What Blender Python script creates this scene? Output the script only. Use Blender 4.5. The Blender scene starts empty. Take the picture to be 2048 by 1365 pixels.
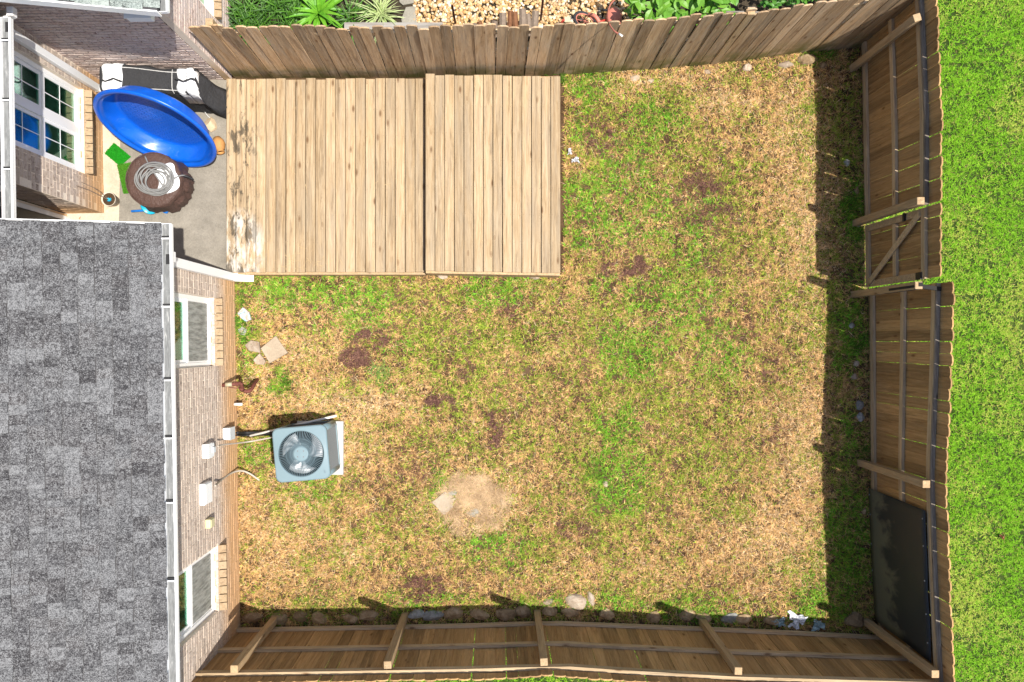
import bpy, bmesh, math, random
import numpy as np
from mathutils import Vector, Matrix, Quaternion
random.seed(7); rng = np.random.default_rng(11)
SC = bpy.context.scene; COL = SC.collection
R = math.radians
H, F, CX, CY = 12.0, 1650.0, 1000.0, 690.0          # camera height, focal length in photo pixels, nadir pixel

# ------------------------------------------------------------------ camera, sky, sun, exposure
cd = bpy.data.cameras.new('camera'); cam = bpy.data.objects.new('camera', cd); COL.objects.link(cam)
cam.location = (0, 0, H); cam.rotation_euler = (0, 0, 0)
cd.sensor_width = 36; cd.lens = 36 * F / 2048; cd.shift_x = 24 / 2048; cd.shift_y = 7.5 / 2048
cd.clip_start = .1; cd.clip_end = 1000
SC.camera = cam
SUN = Vector((.345, -.125, 1)).normalized()
w = bpy.data.worlds.new('World'); SC.world = w; w.use_nodes = True
nt = w.node_tree; bg = nt.nodes['Background']; sk = nt.nodes.new('ShaderNodeTexSky')
sk.sky_type = 'NISHITA'; sk.sun_disc = False; sk.sun_elevation = math.asin(SUN.z)
sk.sun_rotation = math.atan2(SUN.x, SUN.y); sk.air_density = 1.0; sk.dust_density = 2.0; sk.ozone_density = .5
nt.links.new(sk.outputs[0], bg.inputs[0]); bg.inputs[1].default_value = .105
sl = bpy.data.lights.new('sun', 'SUN'); sl.energy = 4.6; sl.angle = R(.5); sl.color = (1, .955, .88)
so = bpy.data.objects.new('sun', sl); COL.objects.link(so)
so.rotation_euler = (-SUN).to_track_quat('-Z', 'Y').to_euler(); so.location = SUN * 30
SC.view_settings.view_transform = 'Standard'; SC.view_settings.look = 'None'
SC.view_settings.exposure = .78; SC.view_settings.gamma = 1; SC.view_settings.use_curve_mapping = False

# ------------------------------------------------------------------ helpers
def P(px, py, z=0.0):
    return Vector(((px - CX) * (H - z) / F, (CY - py) * (H - z) / F, z))
def G(px, py): return P(px, py, 0)

class MB:
    """collects shapes for one mesh"""
    def __init__(s): s.v = []; s.f = []; s.m = []
    def add(s, vs, fs, mi=0):
        o = len(s.v); s.v += [tuple(v) for v in vs]; s.f += [tuple(i + o for i in f) for f in fs]; s.m += [mi] * len(fs); return s
    def box(s, c, size, rot=None, mi=0):
        x, y, z = size[0] / 2, size[1] / 2, size[2] / 2; c = Vector(c)
        vs = [Vector((a * x, b * y, d * z)) for d in (-1, 1) for b in (-1, 1) for a in (-1, 1)]
        if rot is not None: vs = [rot @ v for v in vs]
        return s.add([c + v for v in vs], [(0, 2, 3, 1), (4, 5, 7, 6), (0, 1, 5, 4), (2, 6, 7, 3), (0, 4, 6, 2), (1, 3, 7, 5)], mi)
    def bx(s, x0, x1, y0, y1, z0, z1, mi=0):
        return s.box(((x0 + x1) / 2, (y0 + y1) / 2, (z0 + z1) / 2), (x1 - x0, y1 - y0, z1 - z0), None, mi)
    def beam(s, a, b, wd, th, up=(0, 0, 1), mi=0):
        a = Vector(a); b = Vector(b); d = (b - a); L = d.length; d.normalize(); up = Vector(up)
        y = up.cross(d).normalized(); z = d.cross(y)
        return s.box((a + b) / 2, (L, wd, th), Matrix((d, y, z)).transposed(), mi)
    def tube(s, pts, r, n=8, mi=0, cap=True):
        pts = [Vector(p) for p in pts]; o = len(s.v); N = len(pts); ref = Vector((0, 0, 1)); prev = None
        for i, p in enumerate(pts):
            d = (pts[min(i + 1, N - 1)] - pts[max(i - 1, 0)]).normalized()
            if prev is None:
                a = ref if abs(d.z) < .9 else Vector((1, 0, 0)); x = d.cross(a).normalized()
            else: x = (prev - d * prev.dot(d)).normalized()
            prev = x; y = d.cross(x); rr = r[i] if isinstance(r, (list, tuple)) else r
            for k in range(n):
                t = 2 * math.pi * k / n; s.v.append(tuple(p + (x * math.cos(t) + y * math.sin(t)) * rr))
        for i in range(N - 1):
            for k in range(n):
                a = o + i * n + k; b = o + i * n + (k + 1) % n; s.f.append((a, b, b + n, a + n)); s.m.append(mi)
        if cap:
            s.f.append(tuple(o + k for k in range(n - 1, -1, -1))); s.f.append(tuple(o + (N - 1) * n + k for k in range(n))); s.m += [mi, mi]
        return s
    def lathe(s, prof, n=48, M=None, mi=0, rad=None):
        o = len(s.v); M = M or Matrix()
        for i, (r, z) in enumerate(prof):
            for k in range(n):
                t = 2 * math.pi * k / n; rr = r if rad is None else r * rad(t, i)
                s.v.append(tuple(M @ Vector((rr * math.cos(t), rr * math.sin(t), z))))
        for i in range(len(prof) - 1):
            for k in range(n):
                a = o + i * n + k; b = o + i * n + (k + 1) % n; s.f.append((a, b, b + n, a + n)); s.m.append(mi)
        return s
    def poly(s, pts, z0, z1, mi=0):
        n = len(pts); vs = [(p[0], p[1], z0) for p in pts] + [(p[0], p[1], z1) for p in pts]
        a = sum(pts[i][0] * pts[(i + 1) % n][1] - pts[(i + 1) % n][0] * pts[i][1] for i in range(n))
        fs = [tuple(range(n, 2 * n)), tuple(range(n - 1, -1, -1))] + [(i, (i + 1) % n, n + (i + 1) % n, n + i) for i in range(n)]
        if a < 0: fs = [f[::-1] for f in fs]
        return s.add(vs, fs, mi)
    def mesh(s, name, mats, smooth=False):
        me = bpy.data.meshes.new(name); me.from_pydata(s.v, [], s.f)
        for m in (mats if isinstance(mats, (list, tuple)) else [mats]): me.materials.append(m)
        if any(s.m): me.polygons.foreach_set('material_index', s.m)
        if smooth: me.polygons.foreach_set('use_smooth', [True] * len(me.polygons))
        me.update(); return me
    def build(s, name, mats, parent=None, smooth=False, bevel=0):
        o = link(name, s.mesh(name, mats, smooth), parent)
        if bevel:
            b = o.modifiers.new('bevel', 'BEVEL'); b.width = bevel; b.segments = 2; b.limit_method = 'ANGLE'; b.angle_limit = R(40)
        return o
def link(name, me, parent=None, M=None):
    o = bpy.data.objects.new(name, me); COL.objects.link(o)
    if parent is not None: o.parent = parent
    if M is not None: o.matrix_basis = M
    elif parent is not None and not parent.get('local'):       # world-space mesh under a thing placed at its base
        root = parent
        while root.parent: root = root.parent
        if parent is root: o.matrix_basis = Matrix.Translation(-Vector(root.location))
    return o
def tag(o, label=None, cat=None, group=None, kind=None):
    if label: o['label'] = label
    if cat: o['category'] = cat
    if group: o['group'] = group
    if kind: o['kind'] = kind
    return o
def thing(name, loc, label, cat, group=None, rz=0, local=False):
    """Empty at the base; local=True -> children are built in its own frame"""
    o = bpy.data.objects.new(name, None); COL.objects.link(o); o.location = loc; o.rotation_euler = (0, 0, rz); o.empty_display_size = .2
    if local: o['local'] = 1
    return tag(o, label, cat, group)
def solo(mb, name, mats, label, cat, loc=(0, 0, 0), group=None, smooth=False, bevel=0):
    """a thing that is one mesh, with its origin at loc"""
    loc = Vector(loc); mb.v = [tuple(Vector(v) - loc) for v in mb.v]
    o = mb.build(name, mats, None, smooth, bevel); o.location = loc; return tag(o, label, cat, group)
def lerp_poly(pts, t):
    """point at fraction t of y/x-ordered polyline by arc length"""
    L = [0]
    for a, b in zip(pts, pts[1:]): L.append(L[-1] + (b - a).length)
    s = t * L[-1]
    for i in range(len(pts) - 1):
        if s <= L[i + 1] or i == len(pts) - 2:
            u = (s - L[i]) / (L[i + 1] - L[i]); return pts[i].lerp(pts[i + 1], u)
def smoothpath(pts, n=8):
    pts = [Vector(p) for p in pts]; out = []
    for i in range(len(pts) - 1):
        p0 = pts[max(i - 1, 0)]; p1 = pts[i]; p2 = pts[i + 1]; p3 = pts[min(i + 2, len(pts) - 1)]
        for k in range(n):
            t = k / n
            out.append(.5 * (2 * p1 + (p2 - p0) * t + (2 * p0 - 5 * p1 + 4 * p2 - p3) * t * t + (3 * p1 - p0 - 3 * p2 + p3) * t ** 3))
    return out + [pts[-1]]

# ------------------------------------------------------------------ materials
class NM:
    def __init__(s, name, rough=.8, spec=.3):
        s.m = bpy.data.materials.new(name); s.m.use_nodes = True; s.t = s.m.node_tree; s.b = s.t.nodes['Principled BSDF']
        s.b.inputs['Roughness'].default_value = rough; s.b.inputs['Specular IOR Level'].default_value = spec
    def n(s, k, **kw):
        x = s.t.nodes.new('ShaderNode' + k)
        for a, b in kw.items(): setattr(x, a, b)
        return x
    def set(s, sock, v):
        if hasattr(v, 'is_output'): s.t.links.new(v, sock)
        elif v is not None:
            if isinstance(v, (tuple, list)) and len(v) == 3 and sock.type == 'RGBA': v = (*v, 1)
            sock.default_value = v
    def coord(s, k='Object'): return s.n('TexCoord').outputs[k]
    def pos(s): return s.n('NewGeometry').outputs['Position']
    def rand(s):
        a = s.n('ObjectInfo').outputs['Random']; b = s.n('NewGeometry').outputs['Random Per Island']
        return s.math('FRACT', s.math('ADD', a, b))
    def vmul(s, v, sc):
        x = s.n('VectorMath', operation='MULTIPLY'); s.set(x.inputs[0], v); s.set(x.inputs[1], sc); return x.outputs[0]
    def vadd(s, v, f):
        x = s.n('VectorMath', operation='ADD'); s.set(x.inputs[0], v); s.set(x.inputs[1], f); return x.outputs[0]
    def noise(s, v, scale=5, detail=4, rough=.55, dist=0, out='Fac'):
        x = s.n('TexNoise'); s.set(x.inputs['Vector'], v); x.inputs['Scale'].default_value = scale; x.inputs['Detail'].default_value = detail
        x.inputs['Roughness'].default_value = rough; x.inputs['Distortion'].default_value = dist; return x.outputs[out]
    def voro(s, v, scale=5, out='Distance', feature='F1', rnd=1):
        x = s.n('TexVoronoi', feature=feature); s.set(x.inputs['Vector'], v); x.inputs['Scale'].default_value = scale
        x.inputs['Randomness'].default_value = rnd; return x.outputs[out]
    def ramp(s, f, stops, interp='LINEAR'):
        x = s.n('ValToRGB'); s.set(x.inputs[0], f); e = x.color_ramp.elements; x.color_ramp.interpolation = interp
        while len(e) < len(stops): e.new(.5)
        for i, (p, c) in enumerate(stops):
            e[i].position = p; e[i].color = (*c, 1) if isinstance(c, (tuple, list)) else (c, c, c, 1)
        return x.outputs[0]
    def mix(s, f, a, b, mode='MIX'):
        x = s.n('Mix', data_type='RGBA', blend_type=mode); s.set(x.inputs[0], f); s.set(x.inputs[6], a); s.set(x.inputs[7], b); return x.outputs[2]
    def math(s, op, a, b=None, c=None):
        x = s.n('Math', operation=op)
        for i, v in enumerate((a, b, c)):
            if v is not None: s.set(x.inputs[i], v)
        return x.outputs[0]
    def sep(s, v): x = s.n('SeparateXYZ'); s.set(x.inputs[0], v); return x.outputs
    def comb(s, a, b, c):
        x = s.n('CombineXYZ')
        for i, v in enumerate((a, b, c)): s.set(x.inputs[i], v)
        return x.outputs[0]
    def val(s, col, h=None, sat=1, v=1):
        x = s.n('HueSaturation'); s.set(x.inputs['Color'], col); s.set(x.inputs['Value'], v); s.set(x.inputs['Saturation'], sat)
        if h is not None: s.set(x.inputs['Hue'], h)
        return x.outputs[0]
    def bump(s, h, strength=.3, dist=.01):
        x = s.n('Bump'); s.set(x.inputs['Height'], h); x.inputs['Strength'].default_value = strength; x.inputs['Distance'].default_value = dist
        s.t.links.new(x.outputs[0], s.b.inputs['Normal'])
    def col(s, c): s.set(s.b.inputs['Base Color'], c); return s
    def rough(s, c): s.set(s.b.inputs['Roughness'], c); return s
def rmap(s, f, a, b):                        # 0..1 -> a..b
    return s.math('MULTIPLY_ADD', f, b - a, a)

def plain(name, c, rough=.6, spec=.35, var=.18, scale=9, metal=0, bump=0):
    s = NM(name, rough, spec); v = s.coord()
    f = s.noise(v, scale, 5, .65); g = s.noise(v, scale * 7, 3, .6)
    k = s.math('ADD', rmap(s, f, 1 - var, 1 + var), rmap(s, g, -var * .5, var * .5))
    s.col(s.val((*c, 1), v=k)); s.b.inputs['Metallic'].default_value = metal
    if bump: s.bump(g, bump, .004)
    return s.m

def wood(name, axis, lo, mid, hi, grey, greyamt=.5, knots=True, moss=False, paint=False, vr=(.72, 1.2), spots=.5):
    s = NM(name, .85, .2); v = s.coord(); r = s.rand()
    off = s.comb(s.math('MULTIPLY', r, 37.1), s.math('MULTIPLY', r, 91.7), s.math('MULTIPLY', r, 53.3)); v2 = s.vadd(v, off)
    S = {'y': (34, 1.6, 34), 'z': (34, 34, 1.6), 'x': (1.6, 34, 34)}[axis]
    S2 = {'y': (9, .9, 9), 'z': (9, 9, .9), 'x': (.9, 9, 9)}[axis]
    warp = s.noise(v2, 3, 2); g = s.noise(s.vadd(s.vmul(v2, S), warp), 1.0, 6, .7, .6); b = s.noise(s.vmul(v2, S2), 1.0, 4, .6, .5)
    c = s.ramp(g, [(.25, lo), (.48, mid), (.72, hi)])
    c = s.mix(s.math('MULTIPLY', s.ramp(b, [(.42, 0.), (.68, 1.)]), greyamt), c, grey)
    fine = s.noise(s.vmul(v2, tuple(k * 4 for k in S)), 1, 3, .7)
    c = s.val(c, v=s.math('MULTIPLY', rmap(s, s.math('FRACT', s.math('MULTIPLY', r, 7.77)), *vr), rmap(s, fine, .72, 1.28)))
    if knots:
        KS = {'y': (7, 2.6, 7), 'z': (7, 7, 2.6), 'x': (2.6, 7, 7)}[axis]
        kv = s.vmul(v2, KS); d = s.voro(kv, 1.0, 'Distance'); cid = s.sep(s.voro(kv, 1.0, 'Color'))[0]; on = s.ramp(cid, [(.42, 0.), (.46, 1.)])
        halo = s.math('MULTIPLY', s.math('MULTIPLY', s.ramp(d, [(.10, 1.), (.34, 0.)]), on), s.ramp(s.math('SINE', s.math('MULTIPLY', d, 95.)), [(.25, 0.), (.75, 1.)]))
        c = s.mix(s.math('MULTIPLY', halo, .38), c, tuple(x * .8 for x in lo))
        k = s.math('MULTIPLY', s.ramp(d, [(.06, 1.), (.12, .5), (.17, 0.)]), on); c = s.mix(s.math('MULTIPLY', k, .8), c, (lo[0] * .55, lo[1] * .42, lo[2] * .34))
    S3 = {'y': (14, .8, 14), 'z': (14, 14, .8), 'x': (.8, 14, 14)}[axis]
    st = s.noise(s.vmul(v2, S3), 1.0, 5, .7, .8); c = s.mix(s.math('MULTIPLY', s.ramp(st, [(.52, 0.), (.70, 1.)]), spots), c, tuple(x * .5 for x in lo))
    S4 = {'y': (20, 1.1, 20), 'z': (20, 20, 1.1), 'x': (1.1, 20, 20)}[axis]
    st4 = s.noise(s.vadd(s.vmul(v2, S4), (5.5, 3.3, 9.1)), 1.0, 4, .65, .5); c = s.mix(s.math('MULTIPLY', s.ramp(st4, [(.55, 0.), (.72, 1.)]), .45), c, tuple(min(x * 1.3, .9) for x in hi))
    p = s.pos()
    if moss:
        z = s.sep(v)[2]; mz = s.math('SUBTRACT', 1.25, s.math('DIVIDE', z, .50)); mm = s.math('MULTIPLY', mz, s.ramp(s.noise(p, 4, 4), [(.35, 0.), (.6, 1.)]))
        x = s.n('Clamp'); s.set(x.inputs[0], mm); c = s.mix(s.math('MULTIPLY', x.outputs[0], .8), c, (.10, .105, .02))
    if paint:
        X = s.sep(p); dx = s.math('DIVIDE', s.math('ADD', X[0], 3.72), .42); dy = s.math('DIVIDE', s.math('SUBTRACT', X[1], 1.35), .62)
        dd = s.math('ADD', s.math('MULTIPLY', dx, dx), s.math('MULTIPLY', dy, dy)); nn = s.noise(s.vmul(p, (3, 1, 1)), 3, 5, .7)
        k = s.math('MULTIPLY', s.ramp(dd, [(.45, 1.), (1., 0.)]), s.ramp(nn, [(.46, 0.), (.56, 1.)])); c = s.mix(s.math('MULTIPLY', k, .85), c, (.50, .46, .40))
        n2 = s.noise(s.vmul(p, (4, 1.4, 1)), 2.2, 5, .7, .4); dx2 = s.math('DIVIDE', s.math('ADD', X[0], 3.85), .5); d2 = s.math('MULTIPLY', dx2, dx2)
        k2 = s.math('MULTIPLY', s.ramp(d2, [(.25, 1.), (1., 0.)]), s.ramp(n2, [(.52, 0.), (.60, 1.)])); c = s.mix(s.math('MULTIPLY', k2, .85), c, (.055, .045, .032))
    s.col(c); s.bump(g, .5, .006); return s.m

M = {}
M['deck'] = wood('deck_wood', 'y', (.19, .12, .06), (.34, .242, .138), (.42, .325, .21), (.27, .215, .15), .7, paint=True, vr=(.86, 1.14), spots=.6)
M['fence'] = wood('fence_wood', 'z', (.23, .135, .064), (.40, .262, .145), (.53, .375, .225), (.39, .305, .215), .7, moss=True, vr=(.62, 1.25), spots=.75)
M['fence_in'] = wood('fence_wood_inside', 'z', (.215, .118, .046), (.36, .212, .088), (.47, .29, .132), (.35, .228, .112), .5, vr=(.66, 1.3), spots=.5)
M['rail'] = wood('rail_wood', 'x', (.24, .16, .088), (.41, .295, .175), (.53, .40, .245), (.39, .31, .215), .6, vr=(.85, 1.15))
M['darkrail'] = wood('dark_weathered_rail', 'x', (.07, .058, .045), (.17, .14, .11), (.34, .29, .23), (.15, .13, .11), .6)
M['post'] = wood('post_wood', 'z', (.23, .15, .075), (.37, .25, .135), (.47, .33, .19), (.36, .28, .18), .5, vr=(.9, 1.12), spots=.25)
M['oldwood'] = wood('weathered_timber', 'x', (.13, .11, .09), (.26, .23, .20), (.42, .39, .35), (.36, .35, .33), .7)
M['char'] = plain('charred_wood', (.02, .018, .016), .9)

def brick_mat(name, cols, dust, stain_bounce=False):
    s = NM(name, .9, .2); v = s.coord(); r = s.rand()
    c = s.ramp(r, [(i / (len(cols) - .001), k) for i, k in enumerate(cols)], 'LINEAR')
    off = s.comb(s.math('MULTIPLY', r, 41.), s.math('MULTIPLY', r, 17.), 0.)
    n = s.noise(s.vadd(v, off), 22, 5, .7); n2 = s.noise(s.vadd(v, off), 90, 3, .7)
    c = s.mix(s.math('MULTIPLY', s.ramp(n, [(.42, 0.), (.62, 1.)]), .6), c, dust)
    c = s.mix(s.math('MULTIPLY', s.ramp(n, [(.32, 1.), (.44, 0.)]), .75), c, (.13, .10, .08))
    if stain_bounce:
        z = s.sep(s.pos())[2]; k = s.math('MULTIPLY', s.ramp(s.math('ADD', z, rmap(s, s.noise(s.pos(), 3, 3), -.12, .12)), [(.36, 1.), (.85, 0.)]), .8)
        c = s.mix(k, c, (.52, .30, .13))  # orange wall foot: soil splash plus warm grass bounce painted into the brick
    s.col(s.val(c, v=rmap(s, n2, .75, 1.25))); s.bump(n2, .4, .004); return s.m
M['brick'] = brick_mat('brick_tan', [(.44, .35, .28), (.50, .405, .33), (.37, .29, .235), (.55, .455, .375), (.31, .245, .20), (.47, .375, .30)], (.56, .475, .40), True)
M['brick_pink'] = brick_mat('brick_pink', [(.52, .39, .335), (.58, .455, .40), (.44, .32, .28), (.62, .51, .455), (.49, .355, .305), (.56, .46, .42)], (.64, .55, .49))
M['sill'] = brick_mat('brick_sill', [(.32, .225, .13), (.28, .19, .11), (.35, .255, .16), (.30, .21, .12)], (.38, .29, .19))
def mortar(name, c, stain_bounce):
    s = NM(name, .95, .1); n = s.noise(s.coord(), 60, 4, .7); cc = s.val((*c, 1), v=rmap(s, n, .75, 1.25))
    if stain_bounce:
        z = s.sep(s.pos())[2]; k = s.math('MULTIPLY', s.ramp(s.math('ADD', z, rmap(s, s.noise(s.pos(), 3, 3), -.12, .12)), [(.36, 1.), (.85, 0.)]), .8); cc = s.mix(k, cc, (.66, .43, .22))  # same soil splash and painted grass bounce on the mortar
    s.col(cc); s.bump(n, .4, .004); return s.m
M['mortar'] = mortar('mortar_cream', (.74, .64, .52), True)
M['mortar_dark'] = mortar('mortar_joint_shade', (.035, .026, .024), False)  # shadow of the deep joints is put into this mortar colour

def shingle_mat(name, cols, speck):
    s = NM(name, .95, .15); v = s.coord(); r = s.rand(); off = s.comb(s.math('MULTIPLY', r, 23.), s.math('MULTIPLY', r, 71.), 0.); v2 = s.vadd(v, off)
    c = s.ramp(r, [(i / (len(cols) - .001), k) for i, k in enumerate(cols)])
    g = s.math('ADD', s.math('ADD', s.noise(v2, 85, 4, .85), rmap(s, s.noise(v2, 22, 3, .6), -.13, .13)), rmap(s, s.math('FRACT', s.math('MULTIPLY', r, 5.7)), -.03, .03)); b = s.noise(v2, 9, 3, .6)
    c = s.val(c, v=rmap(s, b, .6, 1.5)); c = s.mix(s.math('MULTIPLY', s.ramp(g, [(.50, 0.), (.58, 1.)]), .8), c, speck); c = s.mix(s.ramp(g, [(.38, 1.), (.46, 0.)]), c, (.014, .013, .015))
    s.col(c); s.bump(g, .6, .004); return s.m
M['shingle'] = shingle_mat('roof_shingle', [(.050, .048, .049), (.070, .069, .071), (.034, .032, .033), (.094, .094, .096), (.050, .046, .046), (.078, .078, .080)], (.225, .226, .228))
M['shingle_green'] = shingle_mat('roof_shingle_weathered', [(.20, .23, .21), (.15, .175, .17), (.25, .28, .255), (.18, .205, .19)], (.33, .36, .33))
M['underlay'] = plain('roof_underlay', (.06, .058, .06), .95)
M['white'] = plain('white_paint', (.80, .80, .79), .35, .5, .03, 4)
M['vinyl'] = plain('white_vinyl', (.82, .82, .81), .3, .5, .02, 3)
def guttermat():
    s = NM('gutter_inside', .7, .3); p = s.coord(); n = s.noise(s.vmul(p, (7, 1.2, 1)), 5, 5, .7, .5)
    s.col(s.ramp(n, [(.42, (.13, .134, .134)), (.58, (.19, .195, .195)), (.68, (.34, .34, .33))])); return s.m
M['gutter_in'] = guttermat()
def concrete(name, a, b, spk):
    s = NM(name, .92, .2); p = s.pos(); n = s.noise(p, 1.7, 6, .65, .3); g = s.noise(p, 45, 4, .75); n3 = s.noise(p, 6, 5, .7)
    c = s.ramp(n, [(.3, a), (.68, b)]); c = s.val(c, v=s.math('MULTIPLY', rmap(s, g, .62, 1.38), rmap(s, n3, .78, 1.2)))
    c = s.mix(s.math('MULTIPLY', s.ramp(s.voro(p, 34), [(.10, 1.), (.2, 0.)]), .55), c, spk); s.col(c); s.bump(g, .4, .006); return s.m
M['concrete'] = concrete('patio_concrete', (.165, .148, .122), (.27, .245, .205), (.09, .08, .066))
M['cream'] = concrete('cream_concrete', (.40, .335, .25), (.52, .455, .355), (.36, .30, .22))
M['paver'] = concrete('paver_concrete', (.29, .23, .165), (.40, .325, .235), (.20, .155, .11))
M['pad'] = concrete('pad_concrete', (.40, .385, .36), (.50, .485, .455), (.30, .285, .265))
M['flag'] = concrete('flagstone', (.20, .185, .15), (.30, .275, .225), (.14, .13, .11))
def stone(name, a, b, c0):
    s = NM(name, .9, .25); v = s.coord(); r = s.rand(); off = s.comb(s.math('MULTIPLY', r, 9.), 0., s.math('MULTIPLY', r, 31.)); v2 = s.vadd(v, off)
    n = s.noise(v2, 9, 6, .7, .6); g = s.noise(v2, 60, 4, .7); c = s.ramp(n, [(.3, a), (.5, b), (.68, c0)])
    s.col(s.val(c, v=s.math('MULTIPLY', rmap(s, r, .75, 1.2), rmap(s, g, .7, 1.3)))); s.bump(n, .6, .02); return s.m
M['stone'] = stone('field_stone', (.15, .095, .05), (.27, .185, .10), (.42, .315, .20))
M['palestone'] = stone('pale_limestone', (.22, .16, .11), (.32, .25, .185), (.42, .355, .28))
M['bluestone'] = stone('grey_rock', (.14, .135, .12), (.25, .245, .225), (.40, .39, .36))
def painted_stone():
    s = NM('painted_stone', .7, .3); n = s.noise(s.coord(), 7, 3, .6, 1.0)
    s.col(s.ramp(n, [(.36, (.20, .36, .48)), (.45, (.46, .48, .48)), (.54, (.46, .29, .24)), (.66, (.48, .43, .37))])); return s.m
M['painted'] = painted_stone()
def soil(name, a, b, c0, sc=1.0):
    s = NM(name, .97, .1); p = s.pos(); n = s.noise(p, 1.1 * sc, 6, .65, .4); g = s.noise(p, 38, 5, .75); f = s.noise(p, 140, 3, .7)
    c = s.ramp(n, [(.3, a), (.5, b), (.72, c0)]); s.col(s.val(c, v=s.math('MULTIPLY', rmap(s, g, .35, 1.5), rmap(s, f, .6, 1.4)))); s.bump(g, .8, .02); return s.m
M['soil'] = soil('yard_soil', (.045, .027, .014), (.09, .055, .030), (.16, .10, .055))
M['greensoil'] = soil('turf_base', (.02, .035, .008), (.035, .06, .012), (.06, .08, .02))
M['dirt'] = soil('garden_dirt', (.03, .024, .017), (.055, .042, .028), (.085, .065, .042))
def attr_mat(name, trans=.25):
    s = NM(name, .7, .15); a = s.n('Attribute', attribute_name='tint'); s.col(a.outputs['Color'])
    t = s.n('BsdfTranslucent'); s.t.links.new(a.outputs['Color'], t.inputs[0]); m = s.n('MixShader'); m.inputs[0].default_value = trans
    o = s.t.nodes['Material Output']; s.t.links.new(s.b.outputs[0], m.inputs[1]); s.t.links.new(t.outputs[0], m.inputs[2]); s.t.links.new(m.outputs[0], o.inputs[0]); return s.m
M['blade'] = attr_mat('grass_blades', .28)
M['straw'] = attr_mat('dry_straw', .1)
M['pebble'] = attr_mat('river_pebbles', 0)
def leafmat(name, c, hi):
    s = NM(name, .45, .4); r = s.rand(); n = s.noise(s.coord(), 30, 3); c2 = s.mix(r, c, hi); s.col(s.val(c2, v=rmap(s, n, .75, 1.25)))
    t = s.n('BsdfTranslucent'); s.set(t.inputs[0], c2); m = s.n('MixShader'); m.inputs[0].default_value = .3
    o = s.t.nodes['Material Output']; s.t.links.new(s.b.outputs[0], m.inputs[1]); s.t.links.new(t.outputs[0], m.inputs[2]); s.t.links.new(m.outputs[0], o.inputs[0]); return s.m
M['leaf'] = leafmat('broad_leaf', (.10, .27, .025), (.17, .36, .04))
M['leaf_dark'] = leafmat('small_leaf', (.05, .17, .02), (.10, .26, .03))
M['strap'] = leafmat('strap_leaf', (.11, .33, .02), (.18, .42, .03))
M['strap_dark'] = leafmat('dark_strap_leaf', (.025, .085, .010), (.10, .25, .025))
M['strap_pale'] = leafmat('variegated_strap_leaf', (.30, .42, .13), (.48, .54, .26))
def pool_mat():
    s = NM('blue_plastic', .33, .5); v = s.coord(); b = s.n('TexBrick'); s.set(b.inputs['Vector'], s.vmul(v, (1, 1, 0)))
    b.inputs['Scale'].default_value = 9; b.inputs['Mortar Size'].default_value = .05; b.inputs['Mortar Smooth'].default_value = 1
    b.inputs['Brick Width'].default_value = .9; b.inputs['Row Height'].default_value = .38
    n = s.noise(v, 4, 3); sc_ = s.noise(s.vmul(v, (2, 7, 2)), 5, 5, .75, .5); s.col(s.mix(s.math('MULTIPLY', s.ramp(sc_, [(.56, 0.), (.75, 1.)]), .22), s.mix(n, (.002, .075, .46), (.003, .11, .58)), (.25, .38, .60))); X = s.sep(v); rr = s.math('SQRT', s.math('ADD', s.math('MULTIPLY', X[0], X[0]), s.math('MULTIPLY', X[1], X[1]))); s.bump(s.math('MULTIPLY', b.outputs['Fac'], s.ramp(rr, [(.58, 1.), (.62, 0.)])), 1.0, .012); return s.m
M['pool'] = pool_mat()
M['blueplastic'] = plain('bright_blue_plastic', (.01, .17, .60), .35, .5, .06)
M['cyanplastic'] = plain('turquoise_plastic', (.01, .34, .50), .35, .5, .08)
def cloth(name, c, rough=.85, sc=160, var=.2):
    s = NM(name, rough, .25); v = s.coord(); n = s.noise(v, 5, 4, .6); f = s.noise(v, sc, 2, .6); s.col(s.val((*c, 1), v=s.math('MULTIPLY', rmap(s, n, 1 - var, 1 + var), rmap(s, f, .75, 1.25)))); s.bump(s.math('ADD', n, s.math('MULTIPLY', s.noise(v, 14, 3, .6, 1.2), .6)), .6, .05); return s.m
M['charcoal'] = cloth('charcoal_fabric', (.032, .032, .034))
M['whitefab'] = cloth('white_fabric', (.78, .79, .80), .7, 60, .05)
M['piping'] = cloth('grey_piping', (.5, .49, .47))
M['brownfab'] = cloth('brown_vinyl_fabric', (.075, .043, .034), .55, 60, .3)
M['hose'] = plain('grey_rubber_hose', (.185, .183, .178), .5, .35, .2)
M['turf'] = plain('artificial_turf', (.01, .22, .008), .8, .2, .35, 60, bump=.6)
M['turf2'] = plain('artificial_turf_worn', (.05, .18, .01), .8, .2, .4, 70, bump=.6)
M['ac'] = plain('grey_blue_enamel', (.155, .222, .247), .4, .45, .06, 5)
M['ac_dark'] = plain('dark_coil', (.012, .013, .014), .8)
M['ac_bar'] = plain('grille_wire', (.13, .185, .21), .45, .4, .05)
M['ac_side'] = plain('louvre_grey', (.05, .06, .065), .5, .4, .1)
M['fan'] = plain('fan_metal', (.34, .36, .38), .32, .9, .1, 4)
M['black'] = plain('black_rubber', (.015, .015, .016), .6)
M['pvc'] = plain('white_pvc', (.68, .66, .61), .4, .45, .08)
M['conduit'] = plain('grey_conduit', (.42, .37, .31), .5, .4, .12)
M['rust'] = plain('rusty_pipe', (.13, .042, .030), .75, .3, .35, 25)
M['rust_brass'] = plain('dull_brass', (.38, .33, .22), .45, .5, .15)
M['boxgrey'] = plain('light_grey_box', (.60, .64, .65), .45, .4, .08)
M['boxwhite'] = plain('white_enclosure', (.80, .81, .80), .4, .45, .03)
M['ventyel'] = plain('yellowed_vent', (.55, .50, .30), .6, .3, .15)
M['red'] = plain('red_enamel', (.36, .045, .030), .45, .5, .25, 20)
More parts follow.
